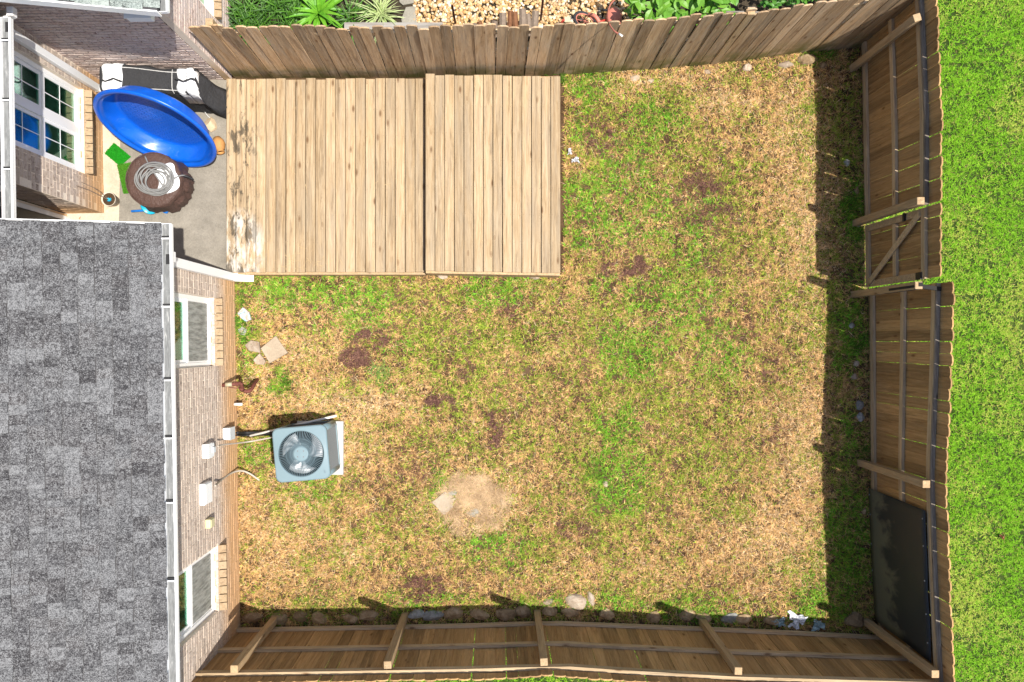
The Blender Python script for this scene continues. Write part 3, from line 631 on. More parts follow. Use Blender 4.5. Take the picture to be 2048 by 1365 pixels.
# ------------------------------------------------------------------ fences
def dogear(wd, th, h, cut=.025):
    a = wd / 2; pr = [(-a, 0), (a, 0), (a, h - cut), (a - cut, h - cut * .25), (a - cut * 1.7, h), (-a + cut * 1.7, h), (-a + cut, h - cut * .25), (-a, h - cut)]
    n = len(pr); vs = [(x, 0, z) for x, z in pr] + [(x, th, z) for x, z in pr]
    return MB().add(vs, [tuple(range(n)), tuple(range(2 * n - 1, n - 1, -1))] + [((i + 1) % n, i, n + i, n + (i + 1) % n) for i in range(n)])
DE = {k: [dogear(.1395 + d, .018, 1.96).mesh('board', M[k]) for d in (-.002, 0, .0015)] for k in ('fence', 'fence_in')}
class Fence:
    """boards stand on a base line; the top line lets the panel lean. side = +1: yard on the left of base direction"""
    def __init__(s, name, base, top, key, label, ht=1.96, cat='fence'):
        s.B = [G(*p) for p in base]; s.T = [G(*p) for p in top]; s.key = key; s.h = ht
        s.root = thing(name, s.B[0], label, cat)
    def at(s, t, z, inn=0.0):
        b = lerp_poly(s.B, t); q = lerp_poly(s.T, t); p = b.lerp(q, z / s.h); p.z = z
        d = (lerp_poly(s.B, min(t + .01, 1)) - lerp_poly(s.B, max(t - .01, 0))).normalized(); n = Vector((-d.y, d.x, 0)); return p + n * inn
    def boards(s, t0, t1, n, dz=.02, facein=0.0, zb=.0, gap=0, jit=1.0):
        for i in range(n):
            t = t0 + (t1 - t0) * (i + .5) / n; b = s.at(t, 0); q = s.at(t, s.h)
            d = (s.at(min(t + .004, 1), 0) - s.at(max(t - .004, 0), 0)).normalized(); pitch = (s.at(t0 + (t1 - t0) * (i + 1) / n, 0) - s.at(t0 + (t1 - t0) * i / n, 0)).length
            up = (q - b).normalized(); out = Vector((d.y, -d.x, 0)); out = (out - up * out.dot(up)).normalized(); out = up.cross(d).normalized() if up.cross(d).dot(out) > 0 else -up.cross(d).normalized()
            dd = out.cross(up).normalized() if out.cross(up).dot(d) > 0 else -out.cross(up).normalized()
            rot = Matrix((dd, out, up)).transposed().to_4x4()
            if rot.determinant() < 0: rot = Matrix((-dd, out, up)).transposed().to_4x4()
            me = random.choice(DE[s.key]); sx = (pitch - random.uniform(.0006, .0028) - gap) / .1395
            m = Matrix.Translation(b + Vector((0, 0, zb)) + out * random.uniform(0, .004) - s.root.location) @ rot @ Matrix.Rotation(random.uniform(-.006, .006) * jit ** .5, 4, 'Y') @ Matrix.Rotation(random.uniform(-.02, .02) * jit, 4, 'Z') @ Matrix.Rotation(random.uniform(-.006, .006) * (jit - 1), 4, 'X')
            m = m @ Matrix.Diagonal((sx, 1, (s.h - zb + random.uniform(-dz, dz)) / 1.96, 1))
            link('board', me, s.root, m)
    def rail(s, t0, t1, z, hgt=.089, dep=.038, mat=None, inn=0.0, z1=None, nseg=None, name='rail'):
        n = nseg or max(1, int(round((t1 - t0) * 14))); 
        ts = np.linspace(t0, t1, n + 1); pts = [s.at(t, z + (z1 - z if z1 else 0) * (i / n), inn + dep / 2 + .001) for i, t in enumerate(ts)]
        mb = MB(); up = Vector((0, 0, 1)); vs = []; 
        for i, p in enumerate(pts):
            d = (pts[min(i + 1, n)] - pts[max(i - 1, 0)]).normalized(); nn = up.cross(d).normalized()
            vs += [p + nn * a * dep / 2 + up * b * hgt / 2 for a, b in ((-1, -1), (1, -1), (1, 1), (-1, 1))]
        fs = [(3, 2, 1, 0), tuple(4 * n + k for k in range(4))]
        for i in range(n):
            for k in range(4): a = 4 * i + k; b = 4 * i + (k + 1) % 4; fs.append((a, b, b + 4, a + 4))
        p0 = pts[0]; ang = math.atan2((pts[-1] - p0).y, (pts[-1] - p0).x); rz = Matrix.Rotation(-ang, 3, 'Z')
        mb.add([rz @ (v - p0) for v in vs], fs); me = mb.mesh(name, mat or M['rail'])
        return link(name, me, s.root, Matrix.Translation(p0 - s.root.location) @ Matrix.Rotation(ang, 4, 'Z'))
    def post(s, px, py, z=1.90, sz=.092, lean=(0, 0), rz=0):
        t = P(px, py, z); b = Vector((t.x - lean[0], t.y - lean[1], 0)); 
        vs = []; h = sz / 2
        for q in (Vector((0, 0, -.02)), t - b): vs += [q + Matrix.Rotation(rz, 3, 'Z') @ Vector((x * h, y * h, 0)) for x, y in ((-1, -1), (1, -1), (1, 1), (-1, 1))]
        me = MB().add(vs, [(3, 2, 1, 0), (4, 5, 6, 7)] + [(k, (k + 1) % 4, 4 + (k + 1) % 4, 4 + k) for k in range(4)]).mesh('post', M['post'])
        o = link('post', me, s.root, Matrix.Translation(b - s.root.location)); bv = o.modifiers.new('bevel', 'BEVEL'); bv.width = .004; bv.segments = 1; return o
nb = [(470, 157), (882, 156), (1084, 153), (1204, 146), (1374, 134), (1480, 123), (1590, 108), (1660, 102), (1740, 92)]
ntp = [(473, 154), (882, 155), (1084, 151), (1204, 145), (1374, 133), (1480, 122), (1590, 107), (1660, 101), (1742, 90)]
fn = Fence('wooden_fence', nb[::-1], ntp[::-1], 'fence', 'brown board fence behind the deck with its flat board side facing the yard', 1.87)
# boards face the yard here, rails stand behind
fn.boards(0, 1, 66, .03, gap=.005, jit=3.0)
for z in (.25, .95, 1.6): fn.rail(0, 1, z, inn=-.062)
for px, py in ((418, 44), (1503, 22)): fn.post(px, py, 1.83)

e1 = Fence('wooden_fence', [(1721, 86), (1722, 112), (1725, 290), (1728, 446)][::-1], [(1719, 90), (1720, 112), (1729, 297), (1728, 452)][::-1], 'fence_in', 'brown board fence section between the upper right corner post and the gate', 2.09)
# base direction must keep the yard on its left: running north along the east side puts the yard (west) on the left
e1.boards(0, 1, 19, .02)
e1.rail(0, 1, .17); e1.rail(0, 1, .99); e1.rail(0, 1, 1.71)
e1.rail(0, 1, 1.80, .03, .05, M['darkrail'], 0.0)
e1.post(1835, 35, 1.88, rz=.3); e1.post(1842, 402, 1.88)

gt = Fence('wooden_gate', [(1728, 454), (1730, 576)][::-1], [(1728, 456), (1728, 578)][::-1], 'fence_in', 'brown board gate with a Z brace in the right fence', 2.08, 'gate')
gt.boards(0, 1, 6, .012, gap=.003, zb=.06)
gt.rail(.005, .995, .17); gt.rail(.11, .89, .99); gt.rail(.005, .995, 1.74)
for ta, tb in ((.005, .10), (.90, .995)):
    mb = MB(); a0 = gt.at((ta + tb) / 2, .216, .020); a1 = gt.at((ta + tb) / 2, 1.694, .020); mb.beam(a0, a1, .088, .037, (1, 0, 0)); mb.build('stile', M['rail'], gt.root)
MB().beam(gt.at(.06, .22, .046), gt.at(.93, 1.68, .046), .088, .016, (1, 0, 0)).build('brace', M['rail'], gt.root)
MB().box(gt.at(.94, 1.3, .055), (.02, .10, .05)).build('hinge', M['black'], gt.root)
MB().box(gt.at(.05, 1.66, .045), (.03, .09, .12)).build('latch', M['black'], gt.root)

e2 = Fence('wooden_fence', [(1736, 584), (1738, 750), (1740, 950), (1748, 1140), (1757, 1278)][::-1], [(1751, 585), (1748, 698), (1738, 915), (1743, 1070), (1752, 1250), (1755, 1280)][::-1], 'fence_in', 'brown board fence section below the gate with a dark screen hung on it', 2.07)
e2.boards(0, 1, 35, .02, gap=.001)
e2.rail(0, 1, .17); e2.rail(0, 1, .99); e2.rail(0, 1, 1.71); e2.rail(0, 1, 1.79, .032, .05, M['darkrail'], 0.0)
p3 = e2.post(1838, 571, 1.88); e2.post(1853, 969, 1.88); e2.post(1871, 1349, 1.93)
pt3 = P(1838, 571, 1.88); MB().box(pt3 + Vector((-.0475, -.01, -.35)), (.006, .03, .66)).box(pt3 + Vector((.0, -.0475, -.45)), (.035, .006, .85)).box(pt3 + Vector((.02, .01, .002)), (.05, .05, .012)).build('charred_split', M['char'], e2.root)
MB().beam(pt3 + Vector((.05, -.01, -.05)), e2.at(.985, 1.80, .0), .05, .04).build('bracket', M['char'], e2.root)

fs = Fence('wooden_fence', [(478, 1256), (1000, 1246), (1078, 1241), (1404, 1253), (1600, 1262), (1760, 1271)], [(478, 1257), (1000, 1249), (1085, 1243), (1206, 1252), (1410, 1264), (1760, 1273)], 'fence_in', 'brown board fence along the bottom of the yard with its rails facing the lawn', 1.95)
fs.boards(0, 1, 65, .018, gap=.0008)
fs.rail(0, 1, .15); fs.rail(0, 1, .93); fs.rail(0, 1, 1.70); fs.rail(0, 1, 1.758, .022, .046, M['rail'])
for px, py, rz in ((468, 1339, 0), (775, 1331, .03), (1088, 1325, .06), (1477, 1343, -.04)): fs.post(px, py, 1.87, rz=rz)

# dark mesh screen hung on the lower right fence
def scr(a, b):
    q = P(a, b, 0); return q
def quadpt(u, v): return e2.at(.4386 + (.060 - .4386) * u, .07 + (1.68 - .02 * u - .07) * v, .046)
mb = MB(); NU, NV = 16, 12; o0 = quadpt(.5, .5)
tt = thing('dark_mesh_screen', quadpt(.5, 0).copy(), 'dark mesh screen with dusty stains nailed to the lower right fence', 'screen panel')
for th in (0, .004):
    for i in range(NU + 1):
        for j in range(NV + 1):
            q = quadpt(i / NU, j / NV) + Vector((-.012 - th - .006 * math.sin(i * .9) * math.sin(j * .7), 0, 0)); mb.v.append(tuple(q))
K = (NU + 1) * (NV + 1)
for i in range(NU):
    for j in range(NV):
        a = i * (NV + 1) + j; f = (a, a + 1, a + NV + 2, a + NV + 1); mb.f += [f, tuple(k + K for k in f[::-1])]; mb.m += [0, 0]
# close the edges
ring = [i * (NV + 1) for i in range(NU + 1)] + [NU * (NV + 1) + j for j in range(1, NV + 1)] + [i * (NV + 1) + NV for i in range(NU - 1, -1, -1)] + [j for j in range(NV - 1, 0, -1)]
for a, b in zip(ring, ring[1:] + ring[:1]): mb.f.append((a, b, b + K, a + K)); mb.m.append(0)
mb.build('mesh_sheet', M['tarp'], tt, smooth=True)
for u, v in ((.05, .02), (.2, .02), (.42, .02), (.62, .02), (.06, .96), (.24, .96), (.47, .96), (.69, .96), (.88, .96)):
    q = quadpt(u, v) + Vector((-.022, 0, 0)); MB().box(q, (.010, .015, .015)).build('nail_head', M['nail'], tt)

# ------------------------------------------------------------------ air conditioner
AX, AY = G(631, 892)[:2]; AR = R(5)
ac = thing('air_conditioner', (AX, AY, 0), 'pale blue grey air conditioner unit with round fan grille on a concrete pad', 'air conditioner', rz=AR, local=True)
solo(MB().bx(*(G(596, 0).x, G(688, 0).x), G(0, 949).y, G(0, 842).y, -.01, .07), 'concrete_pad', M['pad'], 'pale concrete pad under the air conditioner', 'pad', (AX, AY, 0), bevel=.01)
def rrect(hw_, r, n=6):
    out = []
    for cx, cy, a0 in ((hw_ - r, hw_ - r, 0), (-hw_ + r, hw_ - r, 90), (-hw_ + r, -hw_ + r, 180), (hw_ - r, -hw_ + r, 270)):
        for k in range(n + 1): t = R(a0 + 90 * k / n); out.append((cx + r * math.cos(t), cy + r * math.sin(t)))
    return out
def ringwall(mb, hw0, hw1, r, z0, z1):
    a = rrect(hw0, r); b = rrect(hw1, r); n = len(a); o = len(mb.v)
    mb.v += [(x, y, z0) for x, y in a] + [(x, y, z1) for x, y in b]
    for i in range(n): mb.f.append((o + i, o + (i + 1) % n, o + n + (i + 1) % n, o + n + i)); mb.m.append(0)
ZT = .88; HW = .355
mb = MB(); ringwall(mb, HW - .035, HW - .035, .07, .10, ZT - .05); sub(ac, 'coil', mb, M['ac_dark'])
mb = MB().poly(rrect(HW, .075), .072, .13); sub(ac, 'base_pan', mb, M['ac'], bevel=.006)
# louvred sides: horizontal bars and corner posts
mb = MB()
for k in range(40):
    z = .15 + k * .0205
    if z > ZT - .07: break
    a = rrect(HW - .008, .07); b = rrect(HW - .028, .065); n = len(a); o = len(mb.v)
    mb.v += [(x, y, z) for x, y in a] + [(x, y, z + .006) for x, y in a] + [(x, y, z + .009) for x, y in b]
    for i in range(n):
        j = (i + 1) % n; mb.f += [(o + i, o + j, o + n + j, o + n + i), (o + n + i, o + n + j, o + 2 * n + j, o + 2 * n + i)]; mb.m += [0, 0]
sub(ac, 'louvre', mb, M['ac_side'])
for sx, sy in ((1, 1), (1, -1), (-1, 1), (-1, -1)):
    mb = MB(); q = .075; pr = [(sx * (HW - .075 + q * math.cos(t)), sy * (HW - .075 + q * math.sin(t))) for t in np.linspace(R(-12), R(102), 8)]
    mb.tube([(sx * (HW - .045), sy * (HW - .045), .13), (sx * (HW - .045), sy * (HW - .045), ZT - .05)], .049, 14); sub(ac, 'corner_post', mb, M['ac'], smooth=True)
for sy in (): sub(ac, 'side_rib', MB().bx(HW - .012, HW - .002, sy - .008, sy + .008, .13, ZT - .06), M['ac'])
# lid with a round opening
mb = MB(); RI = .305; o8 = rrect(HW + .012, .085, 9); o8 = [Vector((*q, 0)) for q in o8] + [Vector((*o8[0], 0))]; out = [lerp_poly(o8, k / 96)[:2] for k in range(96)]; n = len(out); 
inn = [(RI * math.cos(math.atan2(y, x)), RI * math.sin(math.atan2(y, x))) for x, y in out]; o1 = [(x * .965, y * .965) for x, y in out]; lip = [(x * 1.035, y * 1.035) for x, y in inn]
loops = [[(x, y, ZT - .06) for x, y in out], [(x, y, ZT - .012) for x, y in out], [(x, y, ZT) for x, y in o1], [(x, y, ZT + .004) for x, y in lip], [(x, y, ZT - .006) for x, y in inn], [(x, y, ZT - .07) for x, y in inn]]
for L in loops: mb.v += L
for k in range(len(loops) - 1):
    for i in range(n): j = (i + 1) % n; mb.f.append((k * n + i, k * n + j, (k + 1) * n + j, (k + 1) * n + i)); mb.m.append(0)
sub(ac, 'lid', mb, M['ac'], smooth=False)
mb = MB(); C0 = Vector((0, 0, ZT - .004))
for k in range(76):
    t = 2 * math.pi * k / 76; d = Vector((math.cos(t), math.sin(t), 0)); mb.tube([d * .095 + Vector((0, 0, ZT + .010)), d * .18 + Vector((0, 0, ZT + .008)), d * (RI - .002) + Vector((0, 0, ZT - .006))], .0036, 4, cap=False)
for rr, zz in ((.14, .007), (.2, .004)): mb.tube([(rr * math.cos(t), rr * math.sin(t), ZT + zz) for t in np.linspace(0, 2 * math.pi, 49)], .0026, 4, cap=False)
sub(ac, 'fan_grille', mb, M['ac_bar'])
hub = sub(ac, 'hub_cap', MB().lathe([(0.001, ZT + .022), (.088, ZT + .020), (.102, ZT + .012), (.105, ZT)], 32), M['ac'])
mb = MB()
for k in range(4): t = R(40 + 90 * k); mb.lathe([(.0001, ZT + .0245), (.005, ZT + .0245), (.006, ZT + .02)], 8, Matrix.Translation((.055 * math.cos(t), .055 * math.sin(t), 0)))
o = mb.build('screw', M['rust'], None); o.parent = hub
for k in range(3):
    a0 = R(-122 + 120 * k); mb = MB(); vs = []
    for i, rr in enumerate(np.linspace(.08, .285, 5)):
        for j, u in enumerate(np.linspace(-1, 1, 5)):
            hwid = R(25 + 4 * i); t = a0 + u * hwid + .12 * i; vs.append((rr * math.cos(t), rr * math.sin(t), ZT - .11 - .026 * u))
    mb.add(vs, [(i * 5 + j, i * 5 + j + 1, i * 5 + j + 6, i * 5 + j + 5) for i in range(4) for j in range(4)])
    ob = sub(ac, 'fan_blade', mb, M['fan'], smooth=True); so_ = ob.modifiers.new('thick', 'SOLIDIFY'); so_.thickness = .003
sub(ac, 'fan_motor', MB().lathe([(.001, ZT - .05), (.07, ZT - .05), (.07, ZT - .25), (.001, ZT - .25)], 20), M['ac_dark'])
sub(ac, 'fan_floor', MB().poly(rrect(HW - .04, .06), .30, .31), M['ac_dark'])
sub(ac, 'rating_plate', MB().box((.30, -.27, ZT + .0035), (.022, .04, .003)), M['ac_bar'])

# pipes and cables by the wall
def tube_thing(name, pts, r, mat, label, cat, n=8, sm=True, seg=8):
    p = smoothpath(pts, seg); return solo(MB().tube(p, r, n), name, mat, label, cat, p[0], smooth=True)
solo(MB().tube([P(500, 872, .12), P(673, 832, .20)], .017, 10), 'plastic_pipe', M['pvc'], 'long white plastic pipe lying beside the air conditioner', 'pipe', P(500, 872, .1), smooth=True)
for k, (a, b, r) in enumerate(((0, 0, .022), (5, 4, .014))):
    tube_thing('insulated_pipe', [P(474, 866 + a, .40), P(490, 866 + a, .12), P(530, 866 + b, .12), P(566, 868 + b, .22), P(590, 874 + b, .25)], r, M['black'],
               ('thick black insulated refrigerant pipe' if k == 0 else 'thin black refrigerant pipe') + ' from the grey electrical box to the air conditioner', 'pipe')
tube_thing('power_conduit', [P(436, 893, 1.2), P(446, 890, .95), P(490, 885, .35), P(525, 879, .3), P(560, 872, .35)], .011, M['conduit'], 'thin grey conduit from the white disconnect box to the air conditioner', 'conduit')
tube_thing('cable_conduit', [P(430, 972, 1.24), P(441, 962, .8), P(462, 947, .35), P(482, 942, .16), P(500, 948, .08), P(520, 962, .01)], .014, M['conduit'], 'curved tan conduit running from the white cable box down into the lawn', 'conduit')
gp_ = thing('rusty_valve_pipe', G(500, 770), 'rusty pipe with a valve and bend coming out of the brick wall above the lawn', 'pipe')
MB().tube([P(444, 771, .62), P(466, 769, .60), P(482, 767, .58)], .026, 10).build('pipe', M['rust'], gp_, smooth=True)
MB().tube([P(451, 770, .62), P(464, 769, .61)], .031, 8).build('valve', M['rust_brass'], gp_, smooth=True)
MB().tube(smoothpath([P(482, 767, .58), P(484, 775, .5), P(487, 781, .42), P(496, 783, .40), P(503, 779, .36), P(508, 769, .25), P(515, 760, .02)]), .026, 10).build('bend', M['rust'], gp_, smooth=True)
MB().tube([P(472, 769, .60), P(476, 768, .59)], .036, 8).tube([P(482, 776, .50), P(484, 780, .45)], .034, 8).build('coupling', M['rust'], gp_, smooth=True)
MB().beam(P(458, 775, .64), P(474, 777, .64), .012, .012).build('handle', M['rust'], gp_)
solo(MB().tube([P(468, 809, .22), P(485, 809, .20)], .021, 10), 'drain_stub', M['pvc'], 'short white pipe stub poking out of the brick wall base', 'pipe', P(470, 809, .2), smooth=True)

# ------------------------------------------------------------------ things on the patio
PZ = .032
# wading pool leaning on edge
n_ = Vector((-.24 * .934, -.97 * .934, .358)).normalized(); u_ = Vector((.24 * .358, .97 * .358, .934)); u_ = (u_ - n_ * u_.dot(n_)).normalized(); r_ = u_.cross(n_).normalized()
rim_c = P(311, 264, .80)
PM = Matrix((r_, u_, n_)).transposed().to_4x4(); PM.translation = rim_c; PM = PM @ Matrix.Scale(.965, 4)
D = .25
prof = [(.0005, -D), (.2, -D + .004), (.45, -D), (.60, -D), (.645, -D + .006), (.672, -D + .03), (.69, -D + .08), (.705, -D + .10), (.72, -D + .15), (.735, -D + .17), (.75, -D + .22), (.768, -.05), (.785, -.008), (.80, .004), (.832, .004), (.85, -.008), (.852, -.03), (.838, -.034), (.805, -.014), (.776, -.055), (.758, -D + .218), (.742, -D + .165), (.728, -D + .145), (.712, -D + .095), (.698, -D + .075), (.68, -D + .02), (.655, -D - .004), (.60, -D - .006), (.3, -D - .006), (.0005, -D - .006)]
mb = MB(); NS = 96
def poolrad(t, i):
    k = 1 + .004 * math.sin(3 * t + 1)
    if 6 <= i <= 10 or 20 <= i <= 24: k += .009 * math.sin(13 * t + i * 1.3)
    return k
mb.lathe(prof, NS, None, 0, poolrad)
# flexed floor: a soft dent
vv = []
for (x, y, z) in mb.v:
    rr = math.hypot(x, y)
    if rr < .66: z += .035 * math.exp(-((x + .28) ** 2 + (y + .12) ** 2) / .03) + .012 * math.sin(5 * x + 2 * y) * (1 - rr / .66)
    vv.append((x, y, z))
mb.v = vv
pool = mb.build('wading_pool', M['pool'], None, smooth=True); pool.matrix_basis = PM
tag(pool, 'round blue plastic wading pool tipped on its edge on the patio', 'wading pool')
# charcoal covered furniture with white rolled straps
cov = thing('covered_furniture', P(300, 190, .03), 'charcoal fabric covered furniture with white rolled flaps behind the blue pool', 'covered furniture')
def cprof(X, off=0.0, full=True):
    """cross section (Y,Z) from back foot over the top to front foot"""
    k = min(max((X + 4.13) / .30, 0), 1); top = .90 - .80 * k ** .8 if X > -4.13 else .90 - .02 * math.sin((X + 5) * 3)
    yb = 3.76 - .20 * k - .03 * math.sin(X * 4); yf = 3.42 - .03 * k - .01 * math.sin(X * 7)
    if k > 0: yf -= .10 * math.sin(k * 3.0); yb -= .02
    sag = .012 * math.sin(X * 23) * math.sin(X * 9)
    pr = [(yb + .05, .035), (yb + .02, top * .5), (yb + .005, top - .07), (yb - .02, top - .02), (yb - .06, top), ((yb + yf) / 2, top - .008 + sag), (yf + .06, top), (yf + .02, top - .02), (yf - .005, top - .08), (yf - .02, top * .5), (yf - .05, .035)]
    c = Vector(((yb + yf) / 2, top * .5)); out = []
    for y, z in pr:
        d = Vector((y, z)) - c; d.normalize(); out.append((y + d.x * off, max(z + d.y * off, .033)))
    return out
def loft(xs, off, a=0, b=11):
    mb = MB(); n = b - a; 
    for X in xs: mb.v += [(X, y, z) for y, z in cprof(X, off)[a:b]]
    for i in range(len(xs) - 1):
        for k in range(n - 1): q = i * n + k; mb.f.append((q, q + n, q + n + 1, q + 1)); mb.m.append(0)
    mb.f.append(tuple(range(n))); mb.f.append(tuple(range(len(xs) * n - 1, (len(xs) - 1) * n - 1, -1))); mb.m += [0, 0]; return mb
xs = list(np.linspace(-5.38, -4.2, 30)) + list(np.linspace(-4.16, -3.84, 14))
mb = loft(xs, 0)
mb.v = [(x + .022 * math.sin(31 * y + 13 * z) * (x > -4.2), y + .012 * math.sin(17 * x + 9 * z), z + (.03 * math.sin(23 * x + 29 * y) if x > -4.2 and z > .05 else 0)) for x, y, z in mb.v]
c_ = mb.build('cover', M['charcoal'], cov, smooth=True)
for a, b in ((207, 223), (225, 244), (354, 371), (373, 390)):
    X0, X1 = P(a, 0, .9).x, P(b, 0, .9).x; mb = loft(list(np.linspace(X0, X1, 6)), .014 + .008 * (a % 2), 2, 10)
    mb.v = [(x + .008 * math.sin(25 * y), y, z + .010 * math.sin(40 * (x - X0)) + .006 * math.sin(19 * y)) for x, y, z in mb.v]
    fl = mb.build('white_flap', M['whitefab'], cov, smooth=True); sd = fl.modifiers.new('t', 'SOLIDIFY'); sd.thickness = .02; sd.offset = 1
for a, b in ((205, 246), (352, 393)):
    X0, X1 = P(a, 0, .9).x, P(b, 0, .9).x; y = 3.55; MB().tube([(X, y + .02 * math.sin(X * 30), .945) for X in np.linspace(X0, X1, 6)], .012, 6).build('buckle_strap', M['charcoal'], cov)
for k in (4, 7):
    mb = MB(); mb.tube([(X, *[(y, z + .004) for y, z in [cprof(X)[k]]][0]) for X in np.linspace(-5.1, -4.15, 24)], .0055, 5); mb.build('piping', M['piping'], cov)
for X in (-4.42, -4.12): MB().tube([(X, y, z + .004) for y, z in cprof(X)[3:9]], .0055, 5).build('piping', M['piping'], cov)
mb = MB().tube(smoothpath([P(398, 200, .3), P(405, 213, .15), P(412, 228, .06), P(424, 240, .05)]), .007, 5); mb.build('drawcord', M['piping'], cov)
solo(MB().box(P(427, 177, .10), (.035, .10, .13)), 'white_block', M['white'], 'small white block standing by the end of the charcoal cover', 'block', P(427, 177, .035), bevel=.005)
# terracotta jar and stone
tj = MB().lathe([(.001, .0), (.05, .0), (.085, .06), (.095, .12), (.07, .19), (.045, .215), (.06, .24), (.05, .24), (.04, .21)], 20, Matrix.Translation(P(434, 276, .11)) @ Matrix.Rotation(R(78), 4, 'X') @ Matrix.Rotation(.3, 4, 'Y'))
solo(tj, 'terracotta_jar', M['terracotta'], 'orange terracotta jar lying beside the blue pool', 'jar', P(437, 262, PZ), smooth=True)
def rock_mesh(sx, sy, sz, seed, sub_=2):
    r = random.Random(seed); bm = bmesh.new(); bmesh.ops.create_icosphere(bm, subdivisions=sub_, radius=1)
    pl = [(Vector((r.uniform(-1, 1), r.uniform(-1, 1), r.uniform(-.3, 1))).normalized(), r.uniform(.62, .9)) for _ in range(9)]
    for v in bm.verts:
        for n, d in pl:
            k = v.co.dot(n)
            if k > d: v.co -= n * (k - d)
        v.co *= 1 + r.uniform(-.035, .035)
        v.co = Vector((v.co.x * sx, v.co.y * sy, v.co.z * sz))
    me = bpy.data.meshes.new('rock'); bm.to_mesh(me); bm.free(); return me
def rock(name, px, py, wpx, hpx, zh, mat, label, cat, group=None, rz=0, seed=None, sink=.35):
    s = 1 / 137.5; me = rock_mesh(wpx * s / 2, hpx * s / 2, zh, seed or int(px * 7 + py)); me.materials.append(mat); o = link(name, me); o.location = G(px, py) + Vector((0, 0, zh * (1 - 2 * sink) * .6)); o.rotation_euler = (0, 0, rz); return tag(o, label, cat, group)
o = rock('beige_rock', 424, 252, 30, 34, .09, M['bag'], 'beige rock on the patio beside the orange jar', 'rock'); o.location.z += PZ
# turf mats
def mat_thing(quad, key, label, z=PZ + .006):
    mb = MB(); q = [P(*p, z) for p in quad]; mb.poly([(v.x, v.y) for v in q], PZ + .002, z)
    mb.m = [0] * len(mb.f); r = random.Random(3); c = q[0]
    for _ in range(2200):
        u, v = r.random(), r.random(); p = (q[0].lerp(q[1], u)).lerp(q[3].lerp(q[2], u), v); a = r.uniform(0, 6.28); d = Vector((math.cos(a), math.sin(a), 0)); e = Vector((-d.y, d.x, 0)) * .003
        mb.add([p - e, p + e, p + d * .012 + Vector((0, 0, .014))], [(0, 1, 2)])
    return solo(mb, 'turf_mat', M[key], label, 'turf mat', (q[0] + q[2]) / 2)
mat_thing([(209, 307), (228, 286), (262, 314), (240, 333)], 'turf', 'bright green artificial turf square under the edge of the blue pool')
mat_thing([(234, 330), (262, 325), (266, 386), (247, 388)], 'turf2', 'green artificial turf strip beside the brown round cover', PZ + .012)
# brown covered fire pit with hose
TC = P(306, 360, .52); TR = .385
tb = thing('round_fire_pit', (TC.x, TC.y, PZ), 'brown fabric covered round fire pit beneath the coiled grey hose', 'fire pit')
mb = MB(); prof = [(.001, .535), (.18, .532), (.32, .527), (TR - .02, .52), (TR, .50), (TR + .003, .42), (TR + .0, .30), (TR + .015, .20), (TR + .02, .13)]
mb.lathe([(r, z) for r, z in prof], 72, Matrix.Translation((TC.x, TC.y, 0)), 0, lambda t, i: 1 + (max(0, i - 3) * .012 * math.sin(9 * t + 1.3 * math.sin(2 * t)) + max(0, i - 4) * .006 * math.sin(23 * t)))
mb.build('cover', M['brownfab'], tb, smooth=True)
MB().lathe([(TR - .012, .524), (TR - .006, .530), (TR, .522)], 60, Matrix.Translation((TC.x, TC.y, 0))).build('seam', M['brownfab'], tb, smooth=True)
MB().lathe([(.25, .035), (.25, .30), (.30, .35)], 24, Matrix.Translation((TC.x, TC.y, 0))).build('bowl_stand', M['black'], tb)
for t0, sp, ln_ in ((-40, 26, .022), (-8, 22, .030), (16, 18, .018)):     # loose gathered folds of the hem on the far side from the wall
    mb = MB(); c0 = Vector((TC.x, TC.y, 0)); n = 9
    for i in range(n):
        t = R(t0 - sp / 2 + sp * i / (n - 1)); d = Vector((math.cos(t), math.sin(t), 0)); w_ = math.sin(math.pi * i / (n - 1)); q = .5 + .5 * math.sin(i * 2.3 + t0)
        mb.v += [tuple(c0 + d * (TR - .004) + Vector((0, 0, .40))), tuple(c0 + d * (TR + .02 + ln_ * w_ * (.5 + .5 * q)) + Vector((0, 0, .30))), tuple(c0 + d * (TR + .01 + ln_ * 1.2 * w_ * (.4 + .6 * q)) + Vector((0, 0, .10)))]
    for i in range(n - 1):
        for k in range(2): a = 3 * i + k; mb.f.append((a, a + 3, a + 4, a + 1)); mb.m.append(0)
    mb.build('hem_fold', M['brownfab'], tb)
def flatcloth(pxs, z, mat, name, label, cat, th=.012, ruff=.02, n=3):
    q = [P(x, y, z) for x, y in pxs]; c = sum(q, Vector()) / len(q); mb = MB(); ring = smoothpath(q + [q[0]], 5)[:-1]; m = len(ring); r = random.Random(5)
    L = [[c.lerp(p, k) for p in ring] for k in (.02, .35, .7, .93, 1)]
    for k, l in enumerate(L):
        for i, p in enumerate(l): mb.v.append((p.x, p.y, z + th * (1 if k < 4 else .1) + r.uniform(-ruff, ruff) * (.4 if k < 4 else .15)))
    for k in range(4):
        for i in range(m): j = (i + 1) % m; mb.f.append((k * m + i, k * m + j, (k + 1) * m + j, (k + 1) * m + i)); mb.m.append(0)
    mb.f.append(tuple(range(m))); mb.m.append(0)
    return solo(mb, name, mat, label, cat, c, smooth=True)
flatcloth([(322, 333), (338, 326), (348, 330), (351, 344), (358, 356), (359, 372), (350, 382), (330, 388), (315, 384), (318, 365), (310, 345)], .545, M['whitefab'], 'white_cloth', 'white cloth lying under the hose on the brown fire pit cover', 'cloth', .018, .012)
hc = P(308, 363, .57); pts_ = []
r = random.Random(4)
pts_.append(P(290, 313, .55)); pts_.append(P(299, 332, .57))
turns = 11
